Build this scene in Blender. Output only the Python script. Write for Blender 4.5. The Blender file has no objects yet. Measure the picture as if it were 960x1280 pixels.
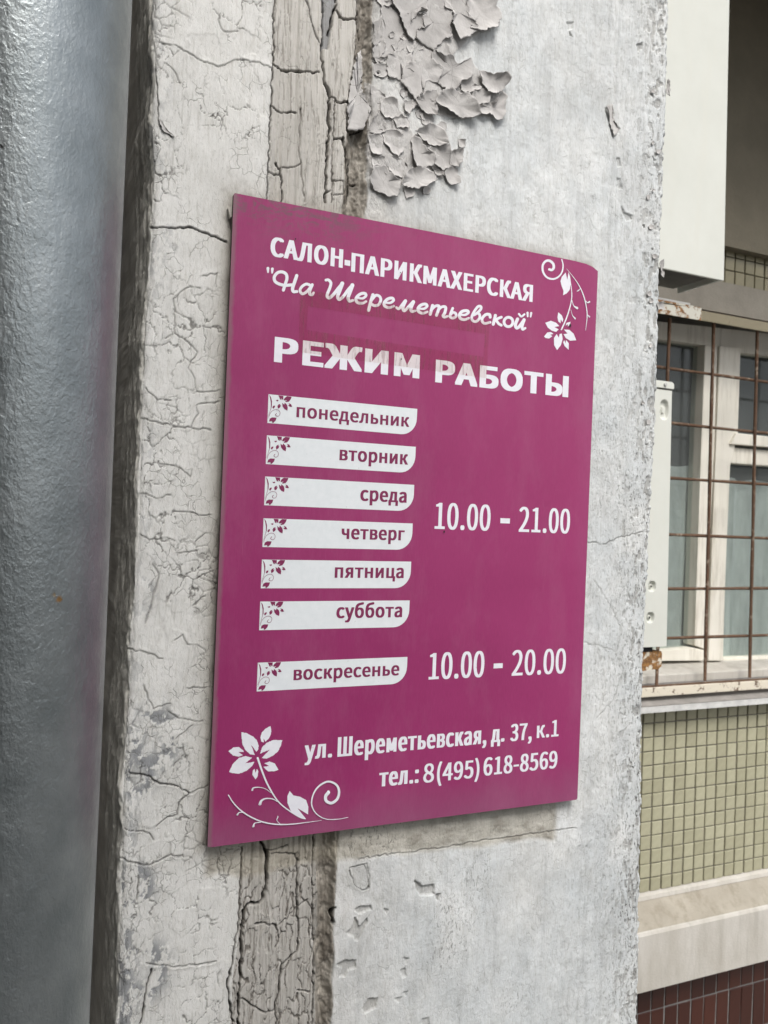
import bpy, bmesh, math, random
import numpy as np
from mathutils import Vector, Matrix
from mathutils.geometry import tessellate_polygon

scene = bpy.context.scene
COL = scene.collection
rnd = random.Random(7)

# ------------------------------------------------------------------ camera
# World: X along the facade (right), Y into the building, Z up.  Origin: lower left corner of the sign face.
CAM = np.array([-0.17905, -0.75526, 0.31136])
YAW, PITCH, ROLL, FPX = 0.426154, 0.0024074, 0.0396755, 1040.0
_fw = np.array([math.sin(YAW)*math.cos(PITCH), math.cos(YAW)*math.cos(PITCH), math.sin(PITCH)])
_r0 = np.array([math.cos(YAW), -math.sin(YAW), 0.0])
_u0 = np.cross(_r0, _fw)
_r = math.cos(ROLL)*_r0 + math.sin(ROLL)*_u0
_u = -math.sin(ROLL)*_r0 + math.cos(ROLL)*_u0
cam_d = bpy.data.cameras.new('camera')
cam = bpy.data.objects.new('camera', cam_d)
COL.objects.link(cam)
M = Matrix(((_r[0], _u[0], -_fw[0], CAM[0]), (_r[1], _u[1], -_fw[1], CAM[1]), (_r[2], _u[2], -_fw[2], CAM[2]), (0, 0, 0, 1)))
cam.matrix_world = M
cam_d.sensor_fit = 'VERTICAL'
cam_d.sensor_height = 36
cam_d.sensor_width = 36
cam_d.lens = 36*FPX/1280
cam_d.clip_start = 0.01
cam_d.clip_end = 2000
cam_d.dof.use_dof = True
cam_d.dof.focus_distance = 0.83
cam_d.dof.aperture_fstop = 15.0
scene.camera = cam

def at(x, y, Y):
    """photo position -> (X, Z) on the real vertical plane at depth Y"""
    d = _fw + (x-480)/FPX*_r - (y-640)/FPX*_u
    t = (Y-CAM[1])/d[1]
    q = CAM + d*t
    return float(q[0]), float(q[2])

# ------------------------------------------------------------------ light
SUN_EL, SUN_AZ = math.radians(52), math.radians(188)   # azimuth clockwise from +Y: behind the photographer, left
world = bpy.data.worlds.new("World")
scene.world = world
world.use_nodes = True
wn = world.node_tree.nodes
wl = world.node_tree.links
sky = wn.new('ShaderNodeTexSky')
sky.sky_type = 'NISHITA'
sky.sun_disc = False
sky.sun_elevation = SUN_EL
sky.sun_rotation = SUN_AZ
sky.air_density = 1.0
sky.dust_density = 4.0
sky.ozone_density = 1.0
hs = wn.new('ShaderNodeHueSaturation')
hs.inputs['Saturation'].default_value = 0.30
wl.new(sky.outputs[0], hs.inputs['Color'])
wl.new(hs.outputs[0], wn['Background'].inputs['Color'])
wn['Background'].inputs['Strength'].default_value = 0.13
sun_d = bpy.data.lights.new('sun', 'SUN')
sun_d.energy = 1.3
sun_d.angle = math.radians(32)
sun_d.color = (1.0, 0.97, 0.93)
sun = bpy.data.objects.new('sun', sun_d)
COL.objects.link(sun)
sdir = Vector((math.sin(SUN_AZ)*math.cos(SUN_EL), math.cos(SUN_AZ)*math.cos(SUN_EL), math.sin(SUN_EL)))
sun.rotation_euler = sdir.to_track_quat('Z', 'Y').to_euler()
sun.location = (-3, -5, 6)

scene.view_settings.view_transform = 'Standard'
scene.view_settings.look = 'None'
scene.view_settings.exposure = 0.87
scene.view_settings.gamma = 1.0
scene.view_settings.use_curve_mapping = False

# ------------------------------------------------------------------ helpers
def lin(r, g, b):
    def c(v):
        v /= 255.0
        return v/12.92 if v <= .04045 else ((v+.055)/1.055)**2.4
    return (c(r), c(g), c(b), 1.0)

class Mat:
    def __init__(self, name, base=(.5, .5, .5, 1), rough=.6, metal=0.0, spec=.5):
        self.m = bpy.data.materials.new(name)
        self.m.use_nodes = True
        self.nt = self.m.node_tree
        self.b = self.nt.nodes['Principled BSDF']
        self.b.inputs['Base Color'].default_value = base
        self.b.inputs['Roughness'].default_value = rough
        self.b.inputs['Metallic'].default_value = metal
        self.b.inputs['Specular IOR Level'].default_value = spec
        self.tc = None
    def n(self, t, **kw):
        x = self.nt.nodes.new(t)
        for k, v in kw.items():
            setattr(x, k, v)
        return x
    def l(self, a, b):
        self.nt.links.new(a, b)
    def coord(self, scale=(1, 1, 1), kind='Object', loc=(0, 0, 0)):
        if self.tc is None:
            self.tc = self.n('ShaderNodeTexCoord')
        mp = self.n('ShaderNodeMapping')
        mp.inputs['Scale'].default_value = scale
        mp.inputs['Location'].default_value = loc
        self.l(self.tc.outputs[kind], mp.inputs['Vector'])
        return mp.outputs[0]
    def noise(self, scale, detail=4, rough=.55, vec=None, dist=0.0):
        x = self.n('ShaderNodeTexNoise')
        x.inputs['Scale'].default_value = scale
        x.inputs['Detail'].default_value = detail
        x.inputs['Roughness'].default_value = rough
        x.inputs['Distortion'].default_value = dist
        self.l(vec if vec is not None else self.coord(), x.inputs['Vector'])
        return x.outputs['Fac']
    def ramp(self, fac, stops):
        x = self.n('ShaderNodeValToRGB')
        while len(x.color_ramp.elements) < len(stops):
            x.color_ramp.elements.new(.5)
        for e, (p, c) in zip(x.color_ramp.elements, stops):
            e.position = p
            e.color = c if len(c) == 4 else (*c, 1)
        self.l(fac, x.inputs['Fac'])
        return x.outputs['Color']
    def maprange(self, fac, a, b, c=0.0, d=1.0):
        x = self.n('ShaderNodeMapRange')
        x.inputs[1].default_value = a; x.inputs[2].default_value = b
        x.inputs[3].default_value = c; x.inputs[4].default_value = d
        self.l(fac, x.inputs[0])
        return x.outputs[0]
    def math(self, op, a, b=None):
        x = self.n('ShaderNodeMath', operation=op)
        for i, v in enumerate((a, b)):
            if v is None: continue
            if isinstance(v, (int, float)): x.inputs[i].default_value = v
            else: self.l(v, x.inputs[i])
        return x.outputs[0]
    def mix(self, fac, a, b, mode='MIX'):
        x = self.n('ShaderNodeMix', data_type='RGBA', blend_type=mode)
        for s, v in ((0, fac), (6, a), (7, b)):
            if isinstance(v, (int, float)): x.inputs[s].default_value = v
            elif isinstance(v, tuple): x.inputs[s].default_value = v if len(v) == 4 else (*v, 1)
            else: self.l(v, x.inputs[s])
        return x.outputs[2]
    def color(self, c): self.l(c, self.b.inputs['Base Color'])
    def rough(self, c): self.l(c, self.b.inputs['Roughness'])
    def bump(self, h, strength=.3, dist=.001, prev=None):
        x = self.n('ShaderNodeBump')
        x.inputs['Strength'].default_value = strength
        x.inputs['Distance'].default_value = dist
        self.l(h, x.inputs['Height'])
        if prev is not None: self.l(prev, x.inputs['Normal'])
        self.l(x.outputs[0], self.b.inputs['Normal'])
        return x.outputs[0]

def mesh_obj(name, verts, faces, mat=None, parent=None, smooth=False):
    me = bpy.data.meshes.new(name)
    me.from_pydata([tuple(v) for v in verts], [], faces)
    me.update()
    if smooth:
        me.polygons.foreach_set('use_smooth', [True]*len(me.polygons))
    if mat is not None: me.materials.append(mat)
    o = bpy.data.objects.new(name, me)
    COL.objects.link(o)
    if parent is not None: o.parent = parent
    return o

def bm_obj(name, bm, mat, parent=None, smooth=False):
    me = bpy.data.meshes.new(name)
    bmesh.ops.recalc_face_normals(bm, faces=bm.faces)
    bm.to_mesh(me); bm.free()
    if smooth:
        me.polygons.foreach_set('use_smooth', [True]*len(me.polygons))
    me.materials.append(mat)
    o = bpy.data.objects.new(name, me)
    COL.objects.link(o)
    if parent is not None: o.parent = parent
    return o

def prism_bm(bm, poly, Yf, Yb, bevel=0.0):
    """poly [(X,Z)] extruded from Yf (towards the street) to Yb"""
    a = [bm.verts.new((x, Yf, z)) for x, z in poly]
    b = [bm.verts.new((x, Yb, z)) for x, z in poly]
    n = len(poly)
    fs = [bm.faces.new(a), bm.faces.new(b[::-1])]
    for i in range(n):
        fs.append(bm.faces.new((a[i], b[i], b[(i+1) % n], a[(i+1) % n])))
    if bevel > 0:
        es = list({e for f in fs for e in f.edges})
        bmesh.ops.bevel(bm, geom=es, offset=bevel, segments=2, affect='EDGES', profile=.6)

def prism(name, poly, Yf, Yb, mat, parent=None, bevel=0.0):
    bm = bmesh.new()
    prism_bm(bm, poly, Yf, Yb, bevel)
    return bm_obj(name, bm, mat, parent)

def box(name, x0, x1, y0, y1, z0, z1, mat, parent=None, bevel=0.0):
    return prism(name, [(x0, z0), (x1, z0), (x1, z1), (x0, z1)], y0, y1, mat, parent, bevel)

def pprism(name, pxs, Yf, Yb, mat, parent=None, bevel=0.0):
    return prism(name, [at(x, y, Yf) for x, y in pxs], Yf, Yb, mat, parent, bevel)

def empty(name, loc=(0, 0, 0)):
    o = bpy.data.objects.new(name, None)
    o.empty_display_size = .1
    COL.objects.link(o)
    o.location = loc
    return o

def tag(o, label=None, cat=None, group=None, kind=None):
    if label: o['label'] = label
    if cat: o['category'] = cat
    if group: o['group'] = group
    if kind: o['kind'] = kind
    return o

def keep(child, parent):
    child.parent = parent
    child.matrix_parent_inverse = Matrix.Translation(-parent.location)

# --- numpy noise
def hash2(ix, iy, seed):
    h = (ix.astype(np.int64)*374761393 + iy.astype(np.int64)*668265263 + seed*974634777) & 0xffffffff
    h = ((h ^ (h >> 13))*1274126177) & 0xffffffff
    h = (h ^ (h >> 16)) & 0xffffff
    return h/float(0xffffff)

def vnoise(x, y, seed=0):
    ix = np.floor(x); iy = np.floor(y)
    fx = x-ix; fy = y-iy
    fx = fx*fx*fx*(fx*(fx*6-15)+10); fy = fy*fy*fy*(fy*(fy*6-15)+10)
    a = hash2(ix, iy, seed); b = hash2(ix+1, iy, seed)
    c = hash2(ix, iy+1, seed); d = hash2(ix+1, iy+1, seed)
    return (a*(1-fx)+b*fx)*(1-fy)+(c*(1-fx)+d*fx)*fy

def fbm(x, y, sx, sy, octv=4, seed=0, gain=.5):
    """-1..1, feature sizes sx, sy (m)"""
    s = 0; a = 1; t = 0
    for i in range(octv):
        s = s + a*(vnoise(x/sx+i*17.3, y/sy+i*9.1, seed+i)*2-1)
        t += a; a *= gain; sx *= .5; sy *= .5
    return s/t

def voro(x, y, cell, seed=0):
    """returns F2-F1 (in cells) and a random value of the cell"""
    x = x/cell; y = y/cell
    ix = np.floor(x); iy = np.floor(y)
    f1 = np.full(x.shape, 9.0); f2 = np.full(x.shape, 9.0); cid = np.zeros(x.shape)
    for dx in (-1, 0, 1):
        for dy in (-1, 0, 1):
            cx = ix+dx; cy = iy+dy
            px = cx+hash2(cx, cy, seed); py = cy+hash2(cx, cy, seed+5)
            d = np.hypot(px-x, py-y)
            nearer = d < f1
            f2 = np.where(nearer, f1, np.minimum(f2, d))
            cid = np.where(nearer, hash2(cx, cy, seed+9), cid)
            f1 = np.where(nearer, d, f1)
    return f2-f1, cid

def sstep(a, b, x):
    t = np.clip((x-a)/(b-a), 0, 1)
    return t*t*(3-2*t)

# ------------------------------------------------------------------ materials
def mat_pillar():
    m = Mat('weathered_paint', rough=.72, spec=.3)
    a = m.n('ShaderNodeAttribute', attribute_name='tint')
    k = m.n('ShaderNodeAttribute', attribute_name='masks')      # R pits, G cracks/grain, B stucco
    sep = m.n('ShaderNodeSeparateColor'); m.l(k.outputs['Color'], sep.inputs[0])
    # mottling and brush streaks
    n1 = m.noise(55, 5, .65)
    c = m.mix(1.0, a.outputs['Color'], m.ramp(n1, [(0.3, (.90, .90, .89)), (.7, (1.06, 1.06, 1.06))]), 'MULTIPLY')
    n2 = m.noise(1, 6, .7, m.coord((420, 420, 60)))
    c = m.mix(1.0, c, m.ramp(n2, [(0.32, (.86, .85, .83)), (.5, (1, 1, 1))]), 'MULTIPLY')
    # dark pits, elongated downwards
    n3 = m.noise(1, 3, .6, m.coord((520, 520, 230)))
    pit = m.math('MULTIPLY', m.maprange(n3, .57, .64), sep.outputs[0])
    c = m.mix(pit, c, (.10, .095, .085, 1))
    # hairline cracks
    v = m.n('ShaderNodeTexVoronoi', feature='DISTANCE_TO_EDGE')
    wv = m.n('ShaderNodeVectorMath', operation='ADD')
    nz = m.n('ShaderNodeTexNoise'); nz.inputs['Scale'].default_value = 90; nz.inputs['Detail'].default_value = 3
    m.l(m.coord(), nz.inputs['Vector'])
    sc = m.n('ShaderNodeVectorMath', operation='SCALE'); sc.inputs['Scale'].default_value = .012
    m.l(nz.outputs['Color'], sc.inputs[0])
    m.l(m.coord((1, 1, .75)), wv.inputs[0]); m.l(sc.outputs[0], wv.inputs[1])
    m.l(wv.outputs[0], v.inputs['Vector']); v.inputs['Scale'].default_value = 95
    hair = m.maprange(v.outputs['Distance'], 0.0, .035, 1.0, 0.0)
    gate = m.maprange(m.noise(38, 3, .6, m.coord((1, 1, 1), loc=(3, 1, 2))), .50, .60)
    hair = m.math('MULTIPLY', m.math('MULTIPLY', hair, gate), sep.outputs[1])
    c = m.mix(m.math('MULTIPLY', hair, .55), c, (.17, .16, .14, 1))
    m.color(c)
    b0 = m.bump(m.noise(1, 5, .75, m.coord((600, 600, 300))), .55, .0008)
    st = m.math('MULTIPLY', m.noise(420, 4, .6), sep.outputs[2])
    b1 = m.bump(st, .6, .0009, b0)
    b2 = m.bump(m.math('ADD', m.math('MULTIPLY', pit, -1.5), m.math('MULTIPLY', hair, -.6)), .8, .0008, b1)
    m.rough(m.maprange(n1, .3, .7, .6, .85))
    return m.m

def mat_flake():
    m = Mat('curled_paint', rough=.8, spec=.25)
    n1 = m.noise(60, 5, .6)
    c = m.ramp(n1, [(.3, (.43, .415, .40)), (.7, (.53, .515, .50))])
    oi = m.n('ShaderNodeObjectInfo')
    c = m.mix(1.0, c, m.ramp(oi.outputs['Random'], [(0, (.88, .88, .88)), (1, (1.10, 1.10, 1.10))]), 'MULTIPLY')
    v = m.n('ShaderNodeTexVoronoi', feature='DISTANCE_TO_EDGE'); v.inputs['Scale'].default_value = 60
    m.l(m.coord((1, 1, 1), 'Object'), v.inputs['Vector'])
    cr = m.maprange(v.outputs['Distance'], 0, .03, 1, 0)
    g = m.maprange(m.noise(30, 2), .52, .6)
    cr = m.math('MULTIPLY', cr, g)
    c = m.mix(m.math('MULTIPLY', cr, .5), c, (.15, .14, .125, 1))
    m.color(c)
    b = m.bump(m.noise(900, 4, .6), .25, .0004)
    m.bump(m.noise(120, 3, .5), .6, .0015, b)
    return m.m

def mat_pipe():
    m = Mat('silver_paint', rough=.42, metal=.85)
    n1 = m.noise(28, 4, .6)
    c = m.ramp(n1, [(.3, (.225, .250, .255)), (.7, (.315, .34, .345))])
    # rust speck and grime
    pos = m.n('ShaderNodeNewGeometry').outputs['Position']
    for (X, Y, Z, r, colr) in PIPE_SPOTS:
        d = m.n('ShaderNodeVectorMath', operation='DISTANCE')
        m.l(pos, d.inputs[0]); d.inputs[1].default_value = (X, Y, Z)
        dd = m.math('ADD', d.outputs['Value'], m.math('MULTIPLY', m.noise(400, 3), .004))
        c = m.mix(m.maprange(dd, r+.0018, r+.004, .9, 0), c, colr)
    m.color(c)
    m.rough(m.maprange(m.noise(120, 5, .7), .3, .75, .30, .48))
    b = m.bump(m.noise(1, 2, .5, m.coord((260, 260, 190)), .5), .60, .0008)
    b = m.bump(m.noise(1, 3, .55, m.coord((640, 640, 500)), .2), .55, .0005, b)
    m.bump(m.noise(1, 3, .5, m.coord((60, 60, 18))), .35, .0022, b)
    # drips and smears of the brushed paint
    return m.m

def mat_sign():
    m = Mat('magenta_vinyl', rough=.5, spec=.3)
    n1 = m.noise(9, 4, .6)
    c = m.ramp(n1, [(.3, lin(138, 40, 93)), (.7, lin(149, 50, 103))])
    z = m.n('ShaderNodeSeparateXYZ'); m.l(m.coord(), z.inputs[0])
    # lighter towards the upper right corner of the print
    ur_tone = m.maprange(m.math('ADD', m.math('MULTIPLY', z.outputs[0], .9), m.math('MULTIPLY', z.outputs[2], .55)), .15, .72)
    c = m.mix(m.math('MULTIPLY', ur_tone, .5), c, lin(164, 70, 114))
    # chalky wear along bottom edge and right edge
    e1 = m.maprange(m.math('ADD', z.outputs[2], m.math('MULTIPLY', m.noise(24, 5, .7), .05)), .025, .07, 1, 0)
    c = m.mix(m.math('MULTIPLY', e1, .45), c, lin(140, 92, 118))
    e2 = m.maprange(m.math('ADD', z.outputs[0], m.math('MULTIPLY', m.noise(24, 5, .7), -.03)), .38, .415)
    c = m.mix(m.math('MULTIPLY', e2, .25), c, lin(155, 95, 128))
    # grime at the top edge
    gr = m.math('MULTIPLY', m.maprange(z.outputs[2], .562, .592), m.maprange(m.noise(1, 6, .8, m.coord((38, 38, 75)), 1.5), .47, .55))
    gr = m.math('MULTIPLY', gr, m.maprange(z.outputs[0], .09, .16, 1, .10))
    c = m.mix(m.math('MULTIPLY', gr, .68), c, (.13, .09, .10, 1))
    # woven print texture
    wv = m.noise(1, 2, .5, m.coord((900, 900, 120)))
    c = m.mix(1.0, c, m.ramp(wv, [(.3, (.95, .95, .95)), (.7, (1.04, 1.04, 1.04))]), 'MULTIPLY')
    dust = m.math('MULTIPLY', m.maprange(m.noise(1, 6, .75, m.coord((14, 14, 5), loc=(2, 0, 1))), .48, .72), .16)
    c = m.mix(dust, c, lin(176, 128, 150))
    scr = m.maprange(m.noise(1, 2, .5, m.coord((1400, 1400, 16), loc=(1, 5, 3))), .70, .74)
    scr = m.math('MULTIPLY', scr, m.maprange(m.noise(11, 3, .6, m.coord((1, 1, 1), loc=(4, 4, 9))), .55, .65))
    c = m.mix(m.math('MULTIPLY', scr, .35), c, lin(190, 130, 160))
    e3 = m.maprange(m.math('ADD', z.outputs[0], m.math('MULTIPLY', m.noise(60, 5, .7), .006)), .0050, .0080, 1, 0)
    c = m.mix(m.math('MULTIPLY', e3, .55), c, (.20, .15, .15, 1))
    sp = m.maprange(m.noise(210, 2, .5), .77, .80)
    c = m.mix(m.math('MULTIPLY', sp, .5), c, (.12, .03, .06, 1))
    m.color(c)
    m.rough(m.maprange(m.noise(15, 5, .7), .3, .7, .40, .58))
    b = m.bump(m.noise(1, 3, .5, m.coord((1500, 1500, 1500))), .12, .0003)
    m.bump(m.noise(7, 2, .5), .25, .004, b)
    return m.m

def mat_print(name, a, b):
    m = Mat(name, rough=.5, spec=.4)
    n = m.noise(120, 5, .7)
    c = m.ramp(n, [(.3, a), (.7, b)])
    sp = m.maprange(m.noise(330, 2, .5, m.coord((1, 1, 1), loc=(7, 3, 1))), .70, .78)
    c = m.mix(m.math('MULTIPLY', sp, .35), c, (.25, .2, .2, 1))
    m.color(c)
    return m.m

def mat_residue():
    m = Mat('glue_film', rough=.6)
    nt = m.nt
    tr = m.n('ShaderNodeBsdfTransparent')
    mixs = m.n('ShaderNodeMixShader')
    n = m.noise(1, 5, .7, m.coord((260, 260, 30)))
    lines = m.maprange(n, .40, .47, 1, 0)
    n2 = m.noise(60, 4, .7)
    tr.inputs[0].default_value = (.95, .91, .89, 1)
    m.color(m.ramp(n2, [(.3, lin(140, 60, 95)), (.7, lin(165, 120, 115))]))
    fac = m.math('ADD', m.math('MULTIPLY', lines, .24), m.maprange(n2, .45, .7, .0, .10))
    m.l(fac, mixs.inputs[0]); m.l(tr.outputs[0], mixs.inputs[1]); m.l(m.b.outputs[0], mixs.inputs[2])
    out = nt.nodes['Material Output']
    m.l(mixs.outputs[0], out.inputs['Surface'])
    return m.m

def mat_simple(name, c0, c1, scale=20, rough=.7, bump=.2, bscale=200, bdist=.001, metal=0, stretch=(1, 1, 1), streak=None, spec=.4):
    m = Mat(name, rough=rough, metal=metal, spec=spec)
    c = m.ramp(m.noise(scale, 5, .65, m.coord(stretch)), [(.32, c0), (.68, c1)])
    if streak:
        s = m.maprange(m.noise(1, 5, .7, m.coord((30, 30, 3))), .52, .66)
        c = m.mix(m.math('MULTIPLY', s, .5), c, streak)
    m.color(c)
    if bump: m.bump(m.noise(bscale, 4, .6), bump, bdist)
    return m

def mat_tile(name, c0, c1, rough=.3):
    m = Mat(name, rough=rough, spec=.5)
    oi = m.n('ShaderNodeObjectInfo')
    c = m.ramp(oi.outputs['Random'], [(0, c0), (1, c1)])
    c = m.mix(1.0, c, m.ramp(m.noise(60, 4, .6), [(.3, (.9, .9, .9)), (.7, (1.05, 1.05, 1.05))]), 'MULTIPLY')
    m.color(c)
    return m.m

def mat_rusty(name, paint, amount, rust=(.14, .078, .045, 1)):
    m = Mat(name, rough=.8, spec=.3)
    n = m.noise(45, 6, .7)
    r = m.ramp(m.noise(160, 4, .7), [(.3, (.07, .042, .028)), (.7, rust)])
    c = m.mix(m.maprange(n, amount-.03, amount+.03), r, paint)
    m.color(c)
    m.bump(m.noise(200, 4, .7), .5, .0015)
    return m.m

PIPE_C = (-0.1835, -0.060); PIPE_R = 0.0800
def pipe_spot(px, py):
    """where the sight line through a photo position meets the pipe"""
    d = _fw + (px-480)/FPX*_r - (py-640)/FPX*_u
    ox, oy = CAM[0]-PIPE_C[0], CAM[1]-PIPE_C[1]
    a = d[0]**2+d[1]**2; b = 2*(ox*d[0]+oy*d[1]); c = ox*ox+oy*oy-PIPE_R**2
    t = (-b-math.sqrt(max(0, b*b-4*a*c)))/(2*a)
    return tuple(float(v) for v in (CAM+d*t))
PIPE_SPOTS = [(*pipe_spot(74, 749), .0012, (.32, .17, .05, 1)), (*pipe_spot(68, 744), .0000, (.3, .2, .08, 1)),
              (*pipe_spot(2, 183), .0008, (.02, .02, .02, 1))]

m_pillar = mat_pillar()
m_flake = mat_flake()
m_pipe = mat_pipe()
m_sign = mat_sign()
m_edge = mat_simple('sign_edge', (.035, .025, .02), (.09, .06, .05), 80, .8).m  # board edge darkened to deepen the shadow line of the gap
m_white = mat_print('white_print', (.74, .74, .80), (.82, .82, .87))
m_plate = mat_print('white_plate', (.70, .74, .76), (.77, .80, .82))
m_purple = mat_print('magenta_print', lin(122, 34, 78), lin(130, 40, 86))
m_res = mat_residue()
m_dark = Mat('black_hole', (.015, .015, .015, 1), .8).m
m_concrete = mat_simple('concrete', (.36, .34, .30), (.48, .46, .42), 12, .85, .4, 150, .002, streak=(.24, .22, .18, 1)).m
m_concrete_lt = mat_simple('painted_concrete', (.40, .375, .33), (.51, .49, .45), 14, .85, .4, 150, .002, stretch=(1, 1, .35), streak=(.33, .31, .27, 1)).m
m_brown = mat_simple('shaded_brown_render', (.16, .142, .105), (.20, .178, .132), 8, .85, .4, 90, .003).m  # brown render, base darkened further for the shade under the overhang
m_lintel = mat_simple('brown_grey_concrete', (.21, .19, .16), (.27, .25, .21), 12, .85, .4, 150, .002).m
m_grout = mat_simple('grout', (.18, .17, .145), (.24, .225, .195), 60, .9, .4, 300, .001).m
m_tile_olive = mat_tile('olive_tile', (.335, .32, .22), (.405, .39, .275))
m_tile_red = mat_tile('dark_red_tile', (.040, .013, .009), (.062, .019, .012), .3)
m_tile_shaded = mat_tile('shaded_olive_tile', (.20, .178, .105), (.25, .222, .135), .4)  # same olive tile with the overhang's shade put into its colour
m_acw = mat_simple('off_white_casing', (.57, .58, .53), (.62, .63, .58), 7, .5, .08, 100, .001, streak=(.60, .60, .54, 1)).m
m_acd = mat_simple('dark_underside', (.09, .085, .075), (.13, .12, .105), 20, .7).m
m_rust = mat_rusty('rusted_bar', (.26, .21, .16, 1), .60)
m_railp = mat_rusty('chipped_cream_rail', (.62, .57, .47, 1), .41)
m_railo = mat_rusty('olive_rail', (.26, .23, .16, 1), .36)
m_brk = mat_rusty('rusty_bracket', (.50, .49, .43, 1), .47, (.34, .17, .06, 1))
m_brk2 = mat_rusty('very_rusty_bracket', (.62, .58, .48, 1), .54, (.38, .19, .06, 1))
m_frame = mat_simple('cream_window_paint', (.70, .67, .58), (.79, .76, .68), 10, .55, .15, 150, .001, stretch=(1, 1, .2), streak=(.40, .36, .28, 1)).m
m_sill = mat_simple('grey_sill', (.20, .19, .175), (.30, .28, .26), 25, .6, .3).m
m_lip = mat_simple('zinc_lip', (.42, .42, .41), (.56, .56, .54), 40, .55, .3).m
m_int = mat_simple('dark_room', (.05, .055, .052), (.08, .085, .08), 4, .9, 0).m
m_curtain = mat_simple('pale_grey_curtain', (.46, .48, .465), (.72, .74, .72), 6, .9, .4, 30, .01, stretch=(3, 3, .6)).m
def mat_glass():
    m = Mat('window_glass', (.9, .93, .92, 1), .03)
    tr = m.n('ShaderNodeBsdfTransparent'); tr.inputs[0].default_value = (.88, .91, .90, 1)
    gl = m.n('ShaderNodeBsdfGlossy'); gl.inputs['Roughness'].default_value = .05
    df = m.n('ShaderNodeBsdfDiffuse'); df.inputs[0].default_value = (.28, .295, .29, 1)
    ms = m.n('ShaderNodeMixShader'); ms2 = m.n('ShaderNodeMixShader')
    fr = m.n('ShaderNodeLayerWeight'); fr.inputs[0].default_value = .3
    m.l(m.maprange(m.math('POWER', fr.outputs['Facing'], 3.0), 0, 1, .03, .45), ms.inputs[0]); m.l(tr.outputs[0], ms.inputs[1]); m.l(gl.outputs[0], ms.inputs[2])
    m.l(m.maprange(m.noise(5, 5, .7, m.coord((1, 1, .4))), .3, .8, .04, .22), ms2.inputs[0])
    m.l(ms.outputs[0], ms2.inputs[1]); m.l(df.outputs[0], ms2.inputs[2])
    m.l(ms2.outputs[0], m.nt.nodes['Material Output'].inputs['Surface'])
    return m.m
m_glass = mat_glass()
m_asphalt = mat_simple('asphalt', (.045, .045, .045), (.065, .063, .06), 3, .9, .5, 120, .004).m
m_render = mat_simple('grey_wall_render', (.22, .21, .19), (.32, .30, .28), 9, .9, .5, 150, .003).m

# ------------------------------------------------------------------ ground and hidden walls
GZ = -1.45
ground = mesh_obj('ground', [(-400, -400, GZ), (400, -400, GZ), (400, 400, GZ), (-400, 400, GZ)], [(0, 1, 2, 3)], m_asphalt)
tag(ground, kind='structure')
m_pave = mat_simple('pavement_slabs', (.14, .137, .13), (.19, .185, .175), 4, .9, .4, 90, .003).m
pave = box('bounce_pavement', -9, 9, -3.4, 1.05, GZ-.10, GZ+.004, m_pave)  # added out of view to bounce light onto the lower walls
tag(pave, kind='structure')

# ------------------------------------------------------------------ PILLAR
YW = 0.011                      # painted face of the pillar; sign face is at Y=0
def line_px(pts):
    q = np.array([at(x, y, YW) for x, y in pts])
    return q[np.argsort(q[:, 1])]
def Xof(line, Z): return np.interp(Z, line[:, 1], line[:, 0])
L_left = line_px([(191, -80), (190, 0), (189, 130), (187, 300), (172, 560), (167, 700), (158, 860), (151, 1000), (146, 1150), (144, 1280), (143, 1360)])
L_right = line_px([(838, -80), (838, 0), (837, 100), (833, 200), (828, 330), (826, 400), (823, 500), (817, 620), (811, 740), (807, 840), (806, 900), (803, 1100), (800, 1280), (799, 1380)])
L_s1 = line_px([(345, -80), (343, 0), (340, 100), (335, 245), (326, 500), (310, 850), (300, 1060), (297, 1180), (289, 1240), (288, 1380)])
L_s2 = line_px([(449, -80), (447, 0), (438, 125), (433, 170), (428, 250), (412, 700), (396, 1060), (393, 1280), (392, 1380)])
L_s3 = line_px([(471, -80), (467, 0), (463, 120), (458, 250), (440, 700), (422, 1060), (417, 1150), (414, 1280), (413, 1380)])

Zlo, Zhi = -0.36, 1.02
zz = np.concatenate([np.linspace(GZ-.05, Zlo-.02, 12), np.arange(Zlo, Zhi, .00092), np.linspace(Zhi+.02, 3.2, 12)])
SIDE = 0.24
ts = np.concatenate([-np.linspace(SIDE, .102, 8), np.arange(-.100, 0, .0016)])     # down the left side face
tf = np.concatenate([np.linspace(0, .46, 372, endpoint=False), np.linspace(.46, 1, 290)])
tb = np.array([.004, .012, .03, .08, .16, SIDE])                                    # down the right side face
nr = len(zz)
Zg = np.repeat(zz[:, None], len(ts)+len(tf)+len(tb), 1)
jl = fbm(zz, zz*0, .05, 1, 4, 3)*.0018
jr = fbm(zz, zz*0, .02, 1, 5, 11, .65)*.0018 + fbm(zz, zz*0, .004, 1, 2, 13)*.0016
XL = Xof(L_left, zz)+jl; XR = Xof(L_right, zz)+jr-.001
XLs = np.interp(zz, [GZ, 2], [XL.mean()]*2)*0+XL
ns_, nf_, nb_ = len(ts), len(tf), len(tb)
X = np.zeros_like(Zg); Yb = np.zeros_like(Zg); NX = np.zeros_like(Zg); NY = np.full_like(Zg, -1.0)
X[:, :ns_] = XL[:, None]; Yb[:, :ns_] = YW-ts[None, :]
NX[:, :ns_] = -1; NY[:, :ns_] = 0
X[:, ns_:ns_+nf_] = XL[:, None]+(XR-XL)[:, None]*tf[None, :]
Yb[:, ns_:ns_+nf_] = YW
X[:, ns_+nf_:] = XR[:, None]; Yb[:, ns_+nf_:] = YW+tb[None, :]
NX[:, ns_+nf_:] = 1; NY[:, ns_+nf_:] = 0
# path coordinate along the surface (unrolled), 0 at left arris
S = np.where(NX < 0, -(Yb-YW), X-XL[:, None])
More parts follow.
